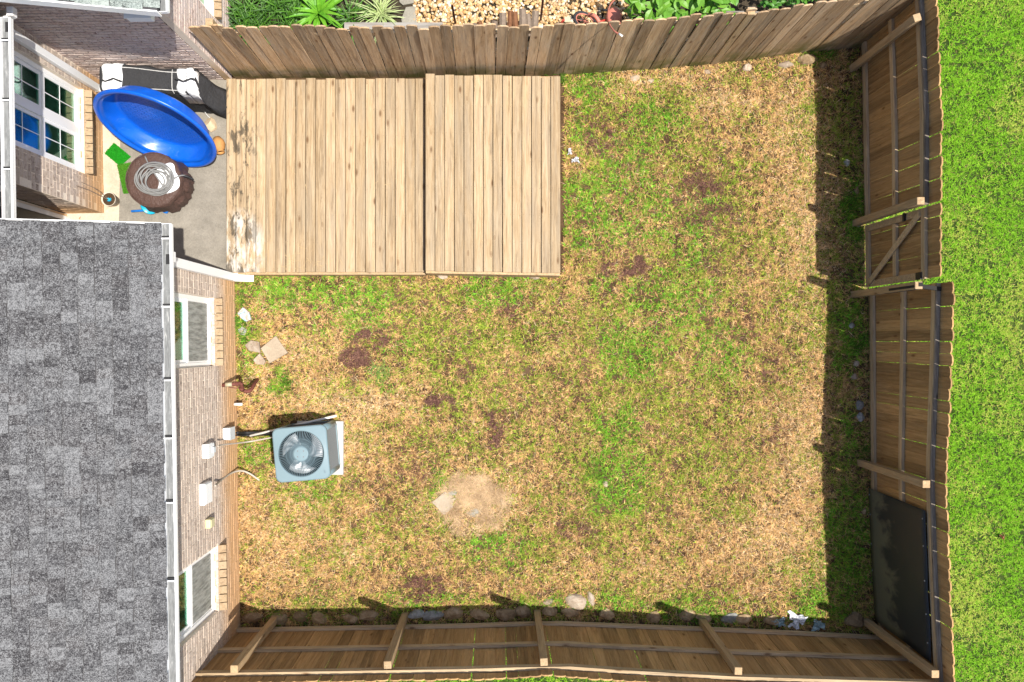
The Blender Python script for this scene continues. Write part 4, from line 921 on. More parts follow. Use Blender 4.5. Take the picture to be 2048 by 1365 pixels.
for k in range(turns * 14):
    t = -k / 14 * 2 * math.pi + 1.6; tn = k / 14; rad = .185 + .04 * math.sin(tn * 2.1) + .02 * math.sin(tn * 5.3 + 1)
    cx = hc.x - .03 + .11 * (tn / turns) + .03 * math.sin(tn * 1.7); cy = hc.y + .02 + .03 * math.cos(tn * 1.9)
    pts_.append(Vector((cx + rad * math.cos(t) * 1.12, cy + rad * math.sin(t) * .95, .552 + .009 * tn * .8 + .006 * math.sin(t * 3 + tn))))
pts_ += [P(330, 375, .62), P(345, 360, .60), P(360, 352, .57), P(372, 352, .50), P(384, 357, .44)]
hs = thing('garden_hose', P(306, 360, .55), 'coiled grey garden hose on the brown fire pit cover', 'hose')
MB().tube(smoothpath(pts_, 4), .0105, 7).build('hose', M['hose'], hs, smooth=True)
MB().tube([P(366, 352, .53), P(376, 354, .49), P(385, 358, .44), P(386, 360, .43)], [.013, .017, .012, .018], 8).build('nozzle', M['black'], hs, smooth=True)
# flower pot
fp = thing('plant_pot', P(229, 403, PZ), 'cream plant pot with two dry stems beside the brick wall', 'plant pot')
c = P(229, 403, PZ); T = Matrix.Translation(c)
MB().lathe([(.001, 0), (.078, 0), (.098, .17), (.104, .19), (.10, .195), (.09, .17), (.001, .165)], 28, T).build('pot', M['pot'], fp, smooth=True)
MB().lathe([(.001, .172), (.06, .176), (.09, .17)], 20, T).build('potting_soil', M['soil'], fp)
MB().tube([c + Vector((-.02, 0, .17)), c + Vector((-.10, .06, .55)), c + Vector((-.14, .07, .8))], .006, 5).build('stem', M['bark'], fp)
MB().tube([c + Vector((-.01, .01, .17)), c + Vector((-.05, .10, .5)), c + Vector((-.10, .13, .75))], .005, 5).build('stem', M['bark'], fp)
mb = MB(); r = random.Random(2)
for k in range(14): a = r.uniform(0, 6.28); q = c + Vector((.02, -.01, .18)); d = Vector((math.cos(a), math.sin(a), 0)); e = Vector((-d.y, d.x, 0)) * .008; mb.add([q - e, q + e, q + d * .04 + Vector((0, 0, .03))], [(0, 1, 2)])
mb.build('small_leaves', M['cyanplastic'], fp)
# toys
ty = thing('toy_mallet', P(300, 420, PZ), 'blue plastic toy mallet with a long handle lying on the patio', 'toy')
MB().tube([P(263, 423, .06), P(300, 420.5, .06), P(327, 418, .06)], .018, 10).build('handle', M['blueplastic'], ty, smooth=True)
MB().tube([P(333, 407, .075), P(334, 411, .075), P(331, 423, .075), P(330, 426, .07)], [.036, .042, .042, .034], 12).build('head', M['blueplastic'], ty, smooth=True)
tc = MB().lathe([(.001, .0), (.045, .01), (.09, .05), (.115, .10), (.12, .105), (.108, .102), (.08, .06), (.03, .025), (.001, .02)], 24, Matrix.Translation(P(303, 408, .06)) @ Matrix.Rotation(R(35), 4, 'X'))
tt2 = thing('toy_scoop', P(303, 408, PZ), 'turquoise plastic toy scoop half under the brown fire pit cover', 'toy')
tc.build('bowl', M['cyanplastic'], tt2, smooth=True)
MB().tube([P(318, 410, .08), P(320, 416, .07), P(310, 422, .05)], .012, 8).build('rim', M['blueplastic'], tt2, smooth=True)
solo(MB().add([P(352, 411, .04), P(358, 416, .04), P(353, 420, .05), P(348, 417, .04), P(352, 414, .05)], [(0, 1, 4), (1, 2, 4), (2, 3, 4), (3, 0, 4)]), 'dead_leaf', M['brownfab'], 'brown leaf scrap on the patio below the fire pit', 'leaf', P(352, 415, .035))
solo(MB().add([P(157, 437, .05), P(161, 433, .06), P(160, 440, .04)], [(0, 1, 2)]), 'dead_leaf', M['leafdead'], 'small brown leaf on the cream concrete by the door', 'leaf', P(159, 437, .04))

# ------------------------------------------------------------------ slabs, rocks and litter in the yard
def slab(name, quad, th, mat, label, cat='paver'):
    q = [G(*p) for p in quad]; mb = MB().poly([(v.x, v.y) for v in q], -.01, th); return solo(mb, name, mat, label, cat, sum(q, Vector()) / len(q), bevel=.006)
slab('paver', [(523, 697), (553, 672), (577, 706), (541, 727)], .05, M['paver'], 'square tan paver lying in the lawn near the window')
slab('paver', [(864, 1004), (890, 983), (913, 998), (906, 1004), (907, 1014), (888, 1030)], .035, M['paver'], 'broken tan paver beside the straw patch')
slab('flat_stone', [(491, 691), (503, 681), (520, 684), (522, 706), (500, 702)], .05, M['palestone'], 'pale flat stone touching the square paver', 'stone')
slab('flat_stone', [(508, 720), (521, 707), (533, 723), (529, 730), (514, 729)], .05, M['palestone'], 'small pale stone below the square paver', 'stone')
slab('painted_stone', [(477, 627), (488, 615), (500, 625), (504, 640), (494, 644), (483, 636)], .06, M['painted'], 'painted stone in blue and pink by the brick wall', 'stone')
slab('painted_stone', [(476, 660), (486, 653), (495, 660), (490, 671), (480, 670)], .03, M['bluestone'], 'small pale grey stone in the weeds by the brick wall', 'stone')
rock('limestone_rock', 1152, 1203, 46, 40, .07, M['palestone'], 'large pale tan rock at the edge of the bottom fence shadow', 'rock')
rock('limestone_rock', 1182, 1196, 16, 34, .05, M['palestone'], 'slim tan rock just right of the large pale rock', 'rock', rz=.3)
rock('limestone_rock', 1097, 1204, 24, 16, .03, M['palestone'], 'small flat tan rock left of the large pale rock', 'rock')
rock('limestone_rock', 1211, 968, 13, 15, .04, M['palestone'], 'lone small pale rock in the middle of the lawn', 'rock')
rock('sunken_stone', 906, 986, 30, 20, .035, M['flag'], 'grey stone half buried in straw above the broken paver', 'stone')
rock('sunken_stone', 1004, 1008, 22, 30, .04, M['stone'], 'tan stone half buried at the right end of the straw patch', 'stone')
rock('sunken_stone', 950, 1024, 40, 26, .03, M['flag'], 'flat stone mostly hidden in the middle of the straw patch', 'stone')
rock('limestone_rock', 1069, 553, 30, 16, .06, M['palestone'], 'pale rock tucked against the front of the raised platform', 'rock')
rock('limestone_rock', 886, 553, 22, 14, .05, M['palestone'], 'small pale rock at the front edge where deck meets platform', 'rock')
rock('corner_rock', 1616, 121, 46, 22, .10, M['stone'], 'big grey rock at the upper right end of the board fence', 'rock')
rock('corner_rock', 1646, 131, 18, 16, .06, M['stone'], 'small grey rock right of the big corner rock', 'rock')
rock('corner_rock', 1571, 130, 36, 16, .05, M['palestone'], 'pale flat rock left of the big corner rock', 'rock')
rock('corner_rock', 1493, 135, 22, 18, .05, M['palestone'], 'small pale rock under the upper fence line', 'rock')
rock('corner_rock', 1270, 158, 26, 18, .04, M['palestone'], 'tan rock at the fence foot right of the platform', 'rock')
rock('corner_rock', 1302, 163, 18, 10, .03, M['palestone'], 'sliver of tan rock at the fence foot second right of the platform', 'rock')
rock('corner_rock', 1414, 145, 18, 12, .03, M['palestone'], 'tiny tan rock at the fence foot midway to the corner', 'rock')
E = [(1693, 325, 14, 18, 'bluestone', 'grey rock in the right fence shadow beside the upper fence section'), (1713, 383, 12, 20, 'stone', 'dark rock at the foot of the upper right fence'), (1716, 448, 14, 18, 'bluestone', 'grey rock at the foot of the gate post'),
     (1702, 652, 14, 16, 'bluestone', 'grey rock in the shade below the gate'), (1712, 728, 16, 14, 'palestone', 'tan rock in the shade left of the middle fence section'), (1708, 755, 18, 16, 'palestone', 'tan rock just below another in the right fence shade'),
     (1718, 809, 20, 24, 'bluestone', 'upper blue grey rock of a pair in the right fence shade'), (1720, 836, 18, 22, 'bluestone', 'lower blue grey rock of a pair in the right fence shade'), (1728, 1022, 12, 14, 'stone', 'brown rock at the upper corner of the dark screen'),
     (1708, 1240, 46, 36, 'stone', 'large brown rock in the lower right corner of the yard')]
for x, y, a, b, m, l in E: rock('shade_rock', x, y, a, b, .05 if a < 40 else .1, M[m], l, 'rock')
ORD = ['first', 'second', 'third', 'fourth', 'fifth', 'sixth', 'seventh', 'eighth', 'ninth', 'tenth', 'eleventh', 'twelfth', 'thirteenth', 'fourteenth', 'fifteenth', 'sixteenth', 'seventeenth', 'eighteenth', 'nineteenth', 'twentieth', 'twenty first']
xs_ = [505, 556, 602, 640, 700, 735, 832, 866, 905, 960, 1012, 1048, 1098, 1140, 1215, 1308, 1372, 1405, 1462, 1484, 1545]
for i, x in enumerate(xs_):
    yb = np.interp(x, [478, 1000, 1078, 1404, 1600], [1256, 1246, 1241, 1253, 1262]) - 19 + random.uniform(-3, 3)
    wd = random.uniform(34, 54); mk = 'bluestone' if x in (832, 866, 1462) else 'stone'
    rock('border_stone', x, yb, wd, random.uniform(22, 30), random.uniform(.04, .075), M[mk], ORD[i] + ' stone from the house in the shaded row along the bottom fence' if mk == 'stone' else {832: 'blue grey stone right of the second bottom fence post', 866: 'second blue grey stone right of the bottom fence post', 1462: 'pale blue grey stone right of the fourth bottom fence post'}[x], 'stone', 'stones edging the bottom fence', rz=random.uniform(-.2, .2))
def crumple(px, py, wpx, hpx, mat, name, label, cat, seed):
    r = random.Random(seed); bm = bmesh.new(); bmesh.ops.create_grid(bm, x_segments=9, y_segments=9, size=1)
    for v in bm.verts:
        a = math.atan2(v.co.y, v.co.x); k = .75 + .25 * math.sin(3 * a + seed) + .15 * math.sin(7 * a); v.co = Vector((v.co.x * k * wpx / 275 + r.uniform(-.012, .012), v.co.y * k * hpx / 275 + r.uniform(-.012, .012), .05 + r.uniform(-.03, .03)))
    me = bpy.data.meshes.new(name); bm.to_mesh(me); bm.free(); me.materials.append(mat); o = link(name, me); o.location = G(px, py); return tag(o, label, cat)
crumple(1592, 1238, 40, 34, M['plastic'], 'plastic_bag', 'crumpled white plastic bag by the bottom fence', 'litter', 1)
crumple(1635, 1249, 28, 24, M['plasticblue'], 'plastic_bag', 'crumpled pale blue plastic bag near the lower right corner', 'litter', 2)
crumple(1556, 1243, 30, 18, M['plasticblue'], 'plastic_sheet', 'thin clear plastic scrap left of the white bag', 'litter', 5)
crumple(1139, 305, 9, 13, M['plastic'], 'paper_scrap', 'upper white paper scrap in the grass beside the platform', 'litter', 3)
crumple(1150, 322, 16, 9, M['plastic'], 'paper_scrap', 'lower white paper scrap in the grass beside the platform', 'litter', 4)
crumple(2001, 1073, 8, 9, M['leafdead'], 'dead_leaf', 'reddish dry leaf on the bright green lawn at the right', 'leaf', 6)

# ------------------------------------------------------------------ garden behind the upper fence
def gz(px, py, z=0): return P(px, py, z)
mb = MB().beam(gz(690, 56, .10), gz(886, 56, .10), .10, .16); solo(mb, 'landscape_timber', M['oldwood'], 'grey weathered timber edging at the left end of the gravel', 'timber', gz(800, 54, 0), bevel=.008)
slab('flagstone', [(798, -25), (826, -30), (828, 8), (806, 12), (799, 6)], .03, M['flag'], 'square flagstone at the top edge beside the gravel', 'flagstone')
slab('flagstone', [(812, 16), (830, 14), (836, 62), (806, 62), (803, 40)], .03, M['flag'], 'flagstone between the pale grass clump and the gravel', 'flagstone')
for k, (a, b, l) in enumerate((((904, 10), (911, 62), 'rusty metal stake standing in the gravel left of the firewood'), ((1086, 0), (1081, 56), 'rusty metal stake right of the firewood'))):
    solo(MB().beam(gz(*b, .02) + Vector((0, .10, 0)), gz(*a, .85), .03, .008, (0, 1, 0)), 'metal_stake', M['rust'], l, 'stake', gz(*b, 0))
ORD2 = 0
logs = [(948, 50, 62, .30, 0), (962, 46, 60, .30, 1), (975, 50, 60, .25, 0), (990, 44, 62, .33, 0), (1004, 28, 60, .40, 0), (1018, 24, 60, .44, 1), (1032, 26, 60, .46, 1), (1044, 20, 60, .46, 0), (1057, 30, 60, .42, 0), (1070, 24, 60, .40, 0)]
for i, (x, y0, y1, z, k) in enumerate(logs):
    a, b = gz(x + random.uniform(-3, 3), y1 + 12, z - .12), gz(x + random.uniform(-4, 4), y0 - 2, z); rr = random.uniform(.038, .055)
    m_ = MB().tube([a, a.lerp(b, .5) + Vector((random.uniform(-.01, .01), 0, .012)), b], [rr, rr * 1.05, rr * .95], 7)
    solo(m_, 'firewood_log', M['bark_red' if k else 'bark'], ('reddish' if k else 'grey') + ' split log, ' + ('leftmost' if i == 0 else ORD[i] + ' from the left') + ' in the firewood heap', 'log', a, 'logs in the firewood heap')
solo(MB().tube([gz(x, 56, .06) for x in (1030, 1060, 1088)], .03, 8), 'white_pipe', M['pvc'], 'white pipe lying in front of the firewood logs', 'pipe', gz(1030, 56, 0), smooth=True)
rv = thing('garden_tap', gz(1128, 50, 0), 'red tap on a short post in the gravel right of the firewood', 'tap')
MB().tube([gz(1120, 60, .02), gz(1122, 48, .25), gz(1127, 40, .34), gz(1131, 42, .30)], .018, 8).build('spout', M['red'], rv, smooth=True)
MB().box(gz(1133, 47, .18), (.09, .08, .30)).build('block', M['bag'], rv, bevel=.01)
# tricycle with tall push handle
tr = thing('tricycle', gz(1200, 45, 0), 'faded red tricycle with tall curved push handle behind the upper fence', 'tricycle')
def wheel(c, rad, ax, name='wheel'):
    ax = Vector(ax).normalized(); q = Vector((0, 0, 1)).rotation_difference(ax).to_matrix().to_4x4(); T = Matrix.Translation(c) @ q
    wl = MB().tube([T @ Vector((rad * math.cos(t), rad * math.sin(t), 0)) for t in np.linspace(0, 2 * math.pi, 33)], rad * .13, 8, cap=False).build('wheel', M['tyre'], tr, smooth=True)
    rm = MB().tube([T @ Vector((rad * .84 * math.cos(t), rad * .84 * math.sin(t), 0)) for t in np.linspace(0, 2 * math.pi, 33)], rad * .06, 6, cap=False)
    for k in range(6): t = k * math.pi / 3; rm.tube([T @ Vector((0, 0, 0)), T @ Vector((rad * .84 * math.cos(t), rad * .84 * math.sin(t), 0))], rad * .03, 4)
    rm.build('rim', M['pinkred'], tr, smooth=True)
wheel(gz(1170, 43, .30), .165, (.35, .42, .84)); wheel(gz(1222, 22, .15), .13, (.1, .9, .4))
MB().tube(smoothpath([gz(1184, 32, .36), gz(1194, 40, .40), gz(1200, 47, .38)]), .018, 8).tube([gz(1180, 50, .3), gz(1212, 40, .30)], .016, 8).build('frame', M['red'], tr, smooth=True)
MB().tube(smoothpath([gz(1178, 30, .34), gz(1190, 33, .42), gz(1198, 44, .40)]), .03, 8).build('mudguard', M['pinkred'], tr, smooth=True)
mb = MB().lathe([(.001, .05), (.09, .045), (.115, .0), (.10, -.03), (.001, -.04)], 20, Matrix.Translation(gz(1228, 36, .34)) @ Matrix.Diagonal((1, 1.35, 1, 1))); mb.build('seat', M['pinkred'], tr, smooth=True)
MB().tube(smoothpath([gz(1236, -6, .9), gz(1222, 8, 1.2), gz(1216, 26, 1.5), gz(1218, 46, 1.8), gz(1228, 62, 2.02), gz(1241, 70, 2.1)]), .010, 8).build('push_handle', M['pinkred'], tr, smooth=True)
MB().tube([gz(1238, 68, 2.1), gz(1245, 73, 2.12)], .013, 8).build('grip', M['pvc'], tr, smooth=True)
# strap-leaved plants
def strap_leaf(L, wd, bend, n=5):
    mb = MB()
    for i in range(n + 1):
        t = i / n; z = L * (.75 * t - bend * t * t); y = L * (.35 * t + .45 * t * t); w2 = wd * (1 - .9 * t ** 2.2) * (.6 + .6 * min(t * 3, 1)) / 2
        mb.v += [(-w2, y, z + w2 * .25), (0, y, z), (w2, y, z + w2 * .25)]
    for i in range(n):
        for k in range(2): a = 3 * i + k; mb.f.append((a, a + 1, a + 4, a + 3)); mb.m.append(0)
    return mb
def strap_plant(px, py, L, wd, n, key, name, label, spread=1.0, z=0, group=None):
    t = thing(name, gz(px, py, z), label, 'plant', group); me = [strap_leaf(L * k, wd, b).mesh('leaf', M[key]) for k, b in ((1, .45), (.85, .6), (1.1, .38), (.7, .3))]
    for i in range(n):
        a = 2.4 * i + random.uniform(-.3, .3); link('leaf', random.choice(me), t, Matrix.Translation((random.uniform(-.03, .03) * spread, random.uniform(-.03, .03) * spread, 0)) @ Matrix.Rotation(a, 4, 'Z') @ Matrix.Rotation(random.uniform(-.5, .35), 4, 'X'))
    return t
strap_plant(640, 30, .62, .060, 34, 'strap', 'strap_leaf_plant', 'plant with wide arching bright green strap leaves behind the upper fence')
strap_plant(762, 32, .50, .014, 90, 'strap_pale', 'variegated_grass_clump', 'pale striped ornamental grass clump beside the flagstones', 1.5)
for i, (x, y, lb) in enumerate(((484, 22, 'nearest the pink brick wall'), (520, 44, 'against the fence, second from the wall'), (552, 14, 'midway between the pink wall and the strap leaf plant'), (580, 40, 'against the fence just left of the strap leaf plant'), (492, 54, 'in the corner of fence and pink wall'), (702, 40, 'between the strap leaf plant and the pale clump'), (540, -14, 'at the picture edge, second from the wall'), (600, -8, 'at the picture edge left of the strap leaf plant'))):
    strap_plant(x, y, .46, .016, 64, 'strap_dark', 'liriope_clump', 'dark green grassy clump ' + lb, 4.0, 0, 'grassy clumps in the bed')
# broad-leaved shrubs
def leaf_mesh(L, wd, key):
    mb = MB(); n = 5
    for i in range(n + 1):
        t = i / n; w2 = wd * math.sin(math.pi * (t ** .8)) * .5 + .001; z = .06 * L * math.sin(t * 3) - .12 * L * t * t; mb.v += [(-w2, L * t, z + w2 * .35), (0, L * t, z), (w2, L * t, z + w2 * .35)]
    for i in range(n):
        for k in range(2): a = 3 * i + k; mb.f.append((a, a + 1, a + 4, a + 3)); mb.m.append(0)
    return mb.mesh('leaf', M[key])
def shrub(x0, x1, y0, y1, z0, z1, n, L, wd, key, label):
    c = gz((x0 + x1) / 2, (y0 + y1) / 2, z1 * .7); t = thing('leafy_shrub', (c.x, c.y, 0), label, 'shrub'); me = [leaf_mesh(L * k, wd * k, key) for k in (.75, 1, 1.15)]
    st = MB()
    for i in range(7): q = gz(random.uniform(x0, x1), random.uniform(y0, y1), random.uniform(z0, z1)); st.tube([(c.x + random.uniform(-.1, .1), c.y, 0), Vector((c.x, c.y, 0)).lerp(q, .6) + Vector((0, 0, .05)), q], .008, 5)
    st.build('stem', M['bark'], t)
    for i in range(n):
        z = random.uniform(z0, z1); q = gz(random.uniform(x0, x1), random.uniform(y0, y1), z)
        m = Matrix.Translation(q - Vector((c.x, c.y, 0))) @ Matrix.Rotation(random.uniform(0, 6.28), 4, 'Z') @ Matrix.Rotation(random.uniform(-.5, .35), 4, 'X') @ Matrix.Rotation(random.uniform(-.4, .4), 4, 'Y'); link('leaf', random.choice(me), t, m)
shrub(1262, 1400, -30, 46, .55, 1.0, 120, .17, .085, 'leaf', 'broad leaved bright green shrub right of the tricycle')
shrub(1395, 1475, -30, 34, .5, .95, 70, .17, .085, 'leaf', 'broad leaved bright green shrub left of the hollow post')
shrub(1520, 1610, -30, 18, .4, .8, 120, .08, .045, 'leaf_dark', 'small leaved green shrub right of the hollow post')
shrub(1600, 1720, -40, 2, .3, .7, 110, .07, .04, 'leaf_dark', 'small leaved dark shrub in the upper right of the garden')
hpst = thing('hollow_post', gz(1503, 30, 0), 'hollow square post standing among the shrubs behind the upper fence', 'post')
c = gz(1503, 22, 1.2)
MB().bx(c.x - .05, c.x - .038, c.y - .05, c.y + .05, 0, 1.2).bx(c.x + .038, c.x + .05, c.y - .05, c.y + .05, 0, 1.2).bx(c.x - .038, c.x + .038, c.y - .05, c.y - .038, 0, 1.2).bx(c.x - .038, c.x + .038, c.y + .038, c.y + .05, 0, 1.2).build('sleeve', M['oldwood'], hpst)
MB().tube([gz(1452, 24, 1.1), gz(1490, 24, 1.12), gz(1540, 26, 1.12)], .012, 6).build('cross_bar', M['oldwood'], hpst)

# ------------------------------------------------------------------ grass, straw, gravel (uncountable)
def inpoly(x, y, poly):
    r = np.zeros(len(x), bool); n = len(poly)
    for i in range(n):
        x1, y1 = poly[i]; x2, y2 = poly[(i + 1) % n]; c = ((y1 > y) != (y2 > y)) & (x < (x2 - x1) * (y - y1) / (y2 - y1 + 1e-9) + x1); r ^= c
    return r
def vnoise(x, y, sc, seed):
    g_ = np.random.default_rng(seed).random((256, 256)); X = x / sc; Y = y / sc; xi = np.floor(X).astype(int); yi = np.floor(Y).astype(int); fx = X - xi; fy = Y - yi
    fx = fx * fx * (3 - 2 * fx); fy = fy * fy * (3 - 2 * fy); a = g_[xi % 256, yi % 256]; b = g_[(xi + 1) % 256, yi % 256]; c = g_[xi % 256, (yi + 1) % 256]; d = g_[(xi + 1) % 256, (yi + 1) % 256]
    return (a * (1 - fx) + b * fx) * (1 - fy) + (c * (1 - fx) + d * fx) * fy
def fbm(x, y, sc, seed, o=4):
    v = 0; a = .5; s = 0
    for k in range(o): v = v + a * vnoise(x, y, sc / 2 ** k, seed + k); s += a; a *= .6
    return v / s
def blobs(px, py, B):
    v = np.zeros(len(px))
    for cx, cy, rx, ry, a in B: v = np.maximum(v, a * np.exp(-(((px - cx) / rx) ** 2 + ((py - cy) / ry) ** 2)))
    return v
GREEN = [(1350, 600, 220, 130, .6), (1300, 850, 260, 200, .5), (1000, 720, 220, 150, .5), (1250, 400, 210, 220, .6), (1680, 250, 60, 140, .45), (1100, 1000, 300, 120, .3), (1180, 180, 60, 60, .8), (1165, 260, 50, 60, .7), (1310, 235, 100, 60, .8), (1300, 300, 70, 50, .6), (1180, 430, 110, 110, .9), (1360, 430, 190, 130, .6), (1500, 350, 60, 60, .4), (1240, 330, 90, 110, .6), (1490, 130, 80, 30, .5), (1220, 560, 90, 70, .6), (1400, 500, 100, 60, .65), (1420, 620, 120, 60, .5),
         (1000, 575, 120, 50, .95), (640, 585, 190, 45, .95), (700, 640, 130, 70, .75), (800, 690, 90, 50, .6), (755, 755, 50, 30, .75), (567, 762, 22, 22, .9), (490, 680, 30, 90, .8), (900, 640, 120, 50, .45), (1050, 660, 110, 60, .5),
         (620, 985, 70, 60, .8), (530, 905, 50, 60, .75), (560, 960, 60, 40, .6), (1000, 1095, 170, 60, .6), (870, 970, 28, 60, .85), (1240, 960, 80, 110, .8), (1270, 700, 150, 120, .65), (1440, 700, 110, 110, .65), (1560, 730, 70, 80, .5), (1240, 860, 70, 70, .8), (1060, 870, 140, 80, .5), (980, 780, 120, 80, .45),
         (1260, 1205, 380, 28, .7), (850, 1205, 220, 30, .6), (600, 1215, 150, 20, .5), (1610, 1160, 45, 90, .6), (1420, 930, 150, 120, .45), (1120, 1080, 150, 60, .45), (1200, 1080, 80, 80, .5), (720, 1120, 100, 60, .35), (1490, 1010, 50, 40, .5), (1640, 700, 40, 90, .3),
         (1710, 420, 30, 80, .95), (1700, 320, 30, 60, .5), (1700, 560, 50, 60, .7), (1700, 680, 40, 90, .95), (1700, 880, 40, 90, .7), (1690, 1090, 60, 160, 1.0), (1640, 1200, 70, 50, .9), (1470, 1235, 180, 20, .9), (1630, 115, 40, 12, .9), (900, 1235, 420, 14, .5)]
BROWN = [(1240, 255, 55, 40, .9), (1200, 270, 40, 40, .6), (1405, 372, 60, 45, .95), (1370, 420, 40, 40, .8), (1430, 430, 50, 35, .8), (1262, 535, 55, 28, 1.), (1230, 540, 40, 24, .8), (745, 680, 36, 22, 1.2), (712, 716, 38, 22, 1.1), (880, 803, 34, 14, 1.2), (985, 862, 26, 44, 1.1), (1005, 835, 40, 16, .9), (850, 1170, 60, 34, 1.0), (1440, 525, 45, 40, .7), (1145, 1055, 50, 26, .8), (830, 935, 70, 70, .6), (1570, 880, 50, 50, .7), (1030, 618, 50, 22, .9), (1490, 660, 50, 40, .8), (1545, 740, 30, 60, .7), (1470, 1180, 110, 40, .5), (1450, 1060, 130, 50, .45), (930, 745, 24, 34, .8), (1250, 385, 60, 30, .6), (800, 1000, 60, 50, .5), (1300, 880, 40, 30, .5), (1160, 480, 40, 60, .5), (1140, 780, 90, 70, .45), (1180, 700, 60, 60, .3), (1680, 200, 60, 60, .5), (1660, 480, 40, 30, .6), (1690, 550, 40, 24, .8)]
PALE = [(945, 1008, 80, 62, 1.2), (745, 800, 90, 26, .9), (640, 800, 70, 40, .7), (560, 1040, 120, 110, .55), (705, 870, 70, 60, .6), (1455, 208, 70, 22, .9), (1600, 250, 70, 100, .6), (1620, 450, 60, 140, .7), (1620, 640, 40, 100, .4), (1550, 1080, 120, 90, .6), (1600, 900, 60, 120, .7), (600, 700, 60, 30, .6), (700, 620, 25, 25, .8), (525, 770, 40, 40, .6), (1300, 165, 150, 20, .6), (560, 1120, 110, 60, .5), (500, 870, 30, 60, .5), (700, 1100, 60, 30, .6), (1260, 1150, 200, 30, .3), (540, 600, 40, 40, .4), (620, 870, 40, 30, .3)]
BARE = [(945, 1008, 74, 58, .75), (745, 682, 26, 16, .9), (712, 716, 26, 15, .8), (880, 803, 26, 10, .9), (985, 862, 18, 34, .8), (1262, 535, 42, 20, .6), (850, 1172, 40, 22, .55), (1240, 255, 45, 32, .5), (1405, 378, 48, 36, .5), (740, 800, 70, 18, .45), (1690, 550, 40, 30, .8), (1685, 250, 30, 90, .45), (1660, 850, 20, 120, .4), (1480, 136, 140, 10, .5), (660, 250, 1, 1, 0), (700, 1232, 300, 8, .5)]
HOLES = [[(523, 697), (553, 672), (577, 706), (541, 727)], [(866, 1004), (890, 984), (911, 998), (888, 1028)], [(575, 842), (688, 842), (688, 949), (575, 949)], [(480, 627), (489, 617), (501, 640), (492, 642)], [(493, 691), (503, 683), (519, 685), (520, 704)], [(510, 722), (521, 709), (531, 724), (520, 729)]]
def make_blades(name, p, az, ln, tilt, wd, colr, mat, droop=None):
    N = len(p); d = np.stack([np.cos(az), np.sin(az), np.zeros(N)], 1); e = np.stack([-np.sin(az), np.cos(az), np.zeros(N)], 1); tip = p + ln[:, None] * (np.cos(tilt)[:, None] * d + np.sin(tilt)[:, None] * np.array([0, 0, 1.]))
    V = np.empty((N, 3, 3)); V[:, 0] = p - e * wd[:, None] / 2; V[:, 1] = p + e * wd[:, None] / 2; V[:, 2] = tip
    me = bpy.data.meshes.new(name); me.vertices.add(3 * N); me.loops.add(3 * N); me.polygons.add(N); me.vertices.foreach_set('co', V.ravel())
    me.loops.foreach_set('vertex_index', np.arange(3 * N, dtype=np.int32)); me.polygons.foreach_set('loop_start', np.arange(0, 3 * N, 3, dtype=np.int32)); me.polygons.foreach_set('loop_total', np.full(N, 3, np.int32))
    a = me.attributes.new('tint', 'FLOAT_COLOR', 'POINT'); c4 = np.ones((N, 3, 4)); c4[:, :, :3] = colr[:, None, :]; a.data.foreach_set('color', c4.ravel()); me.materials.append(mat); me.update(); me.validate()
    return link(name, me)
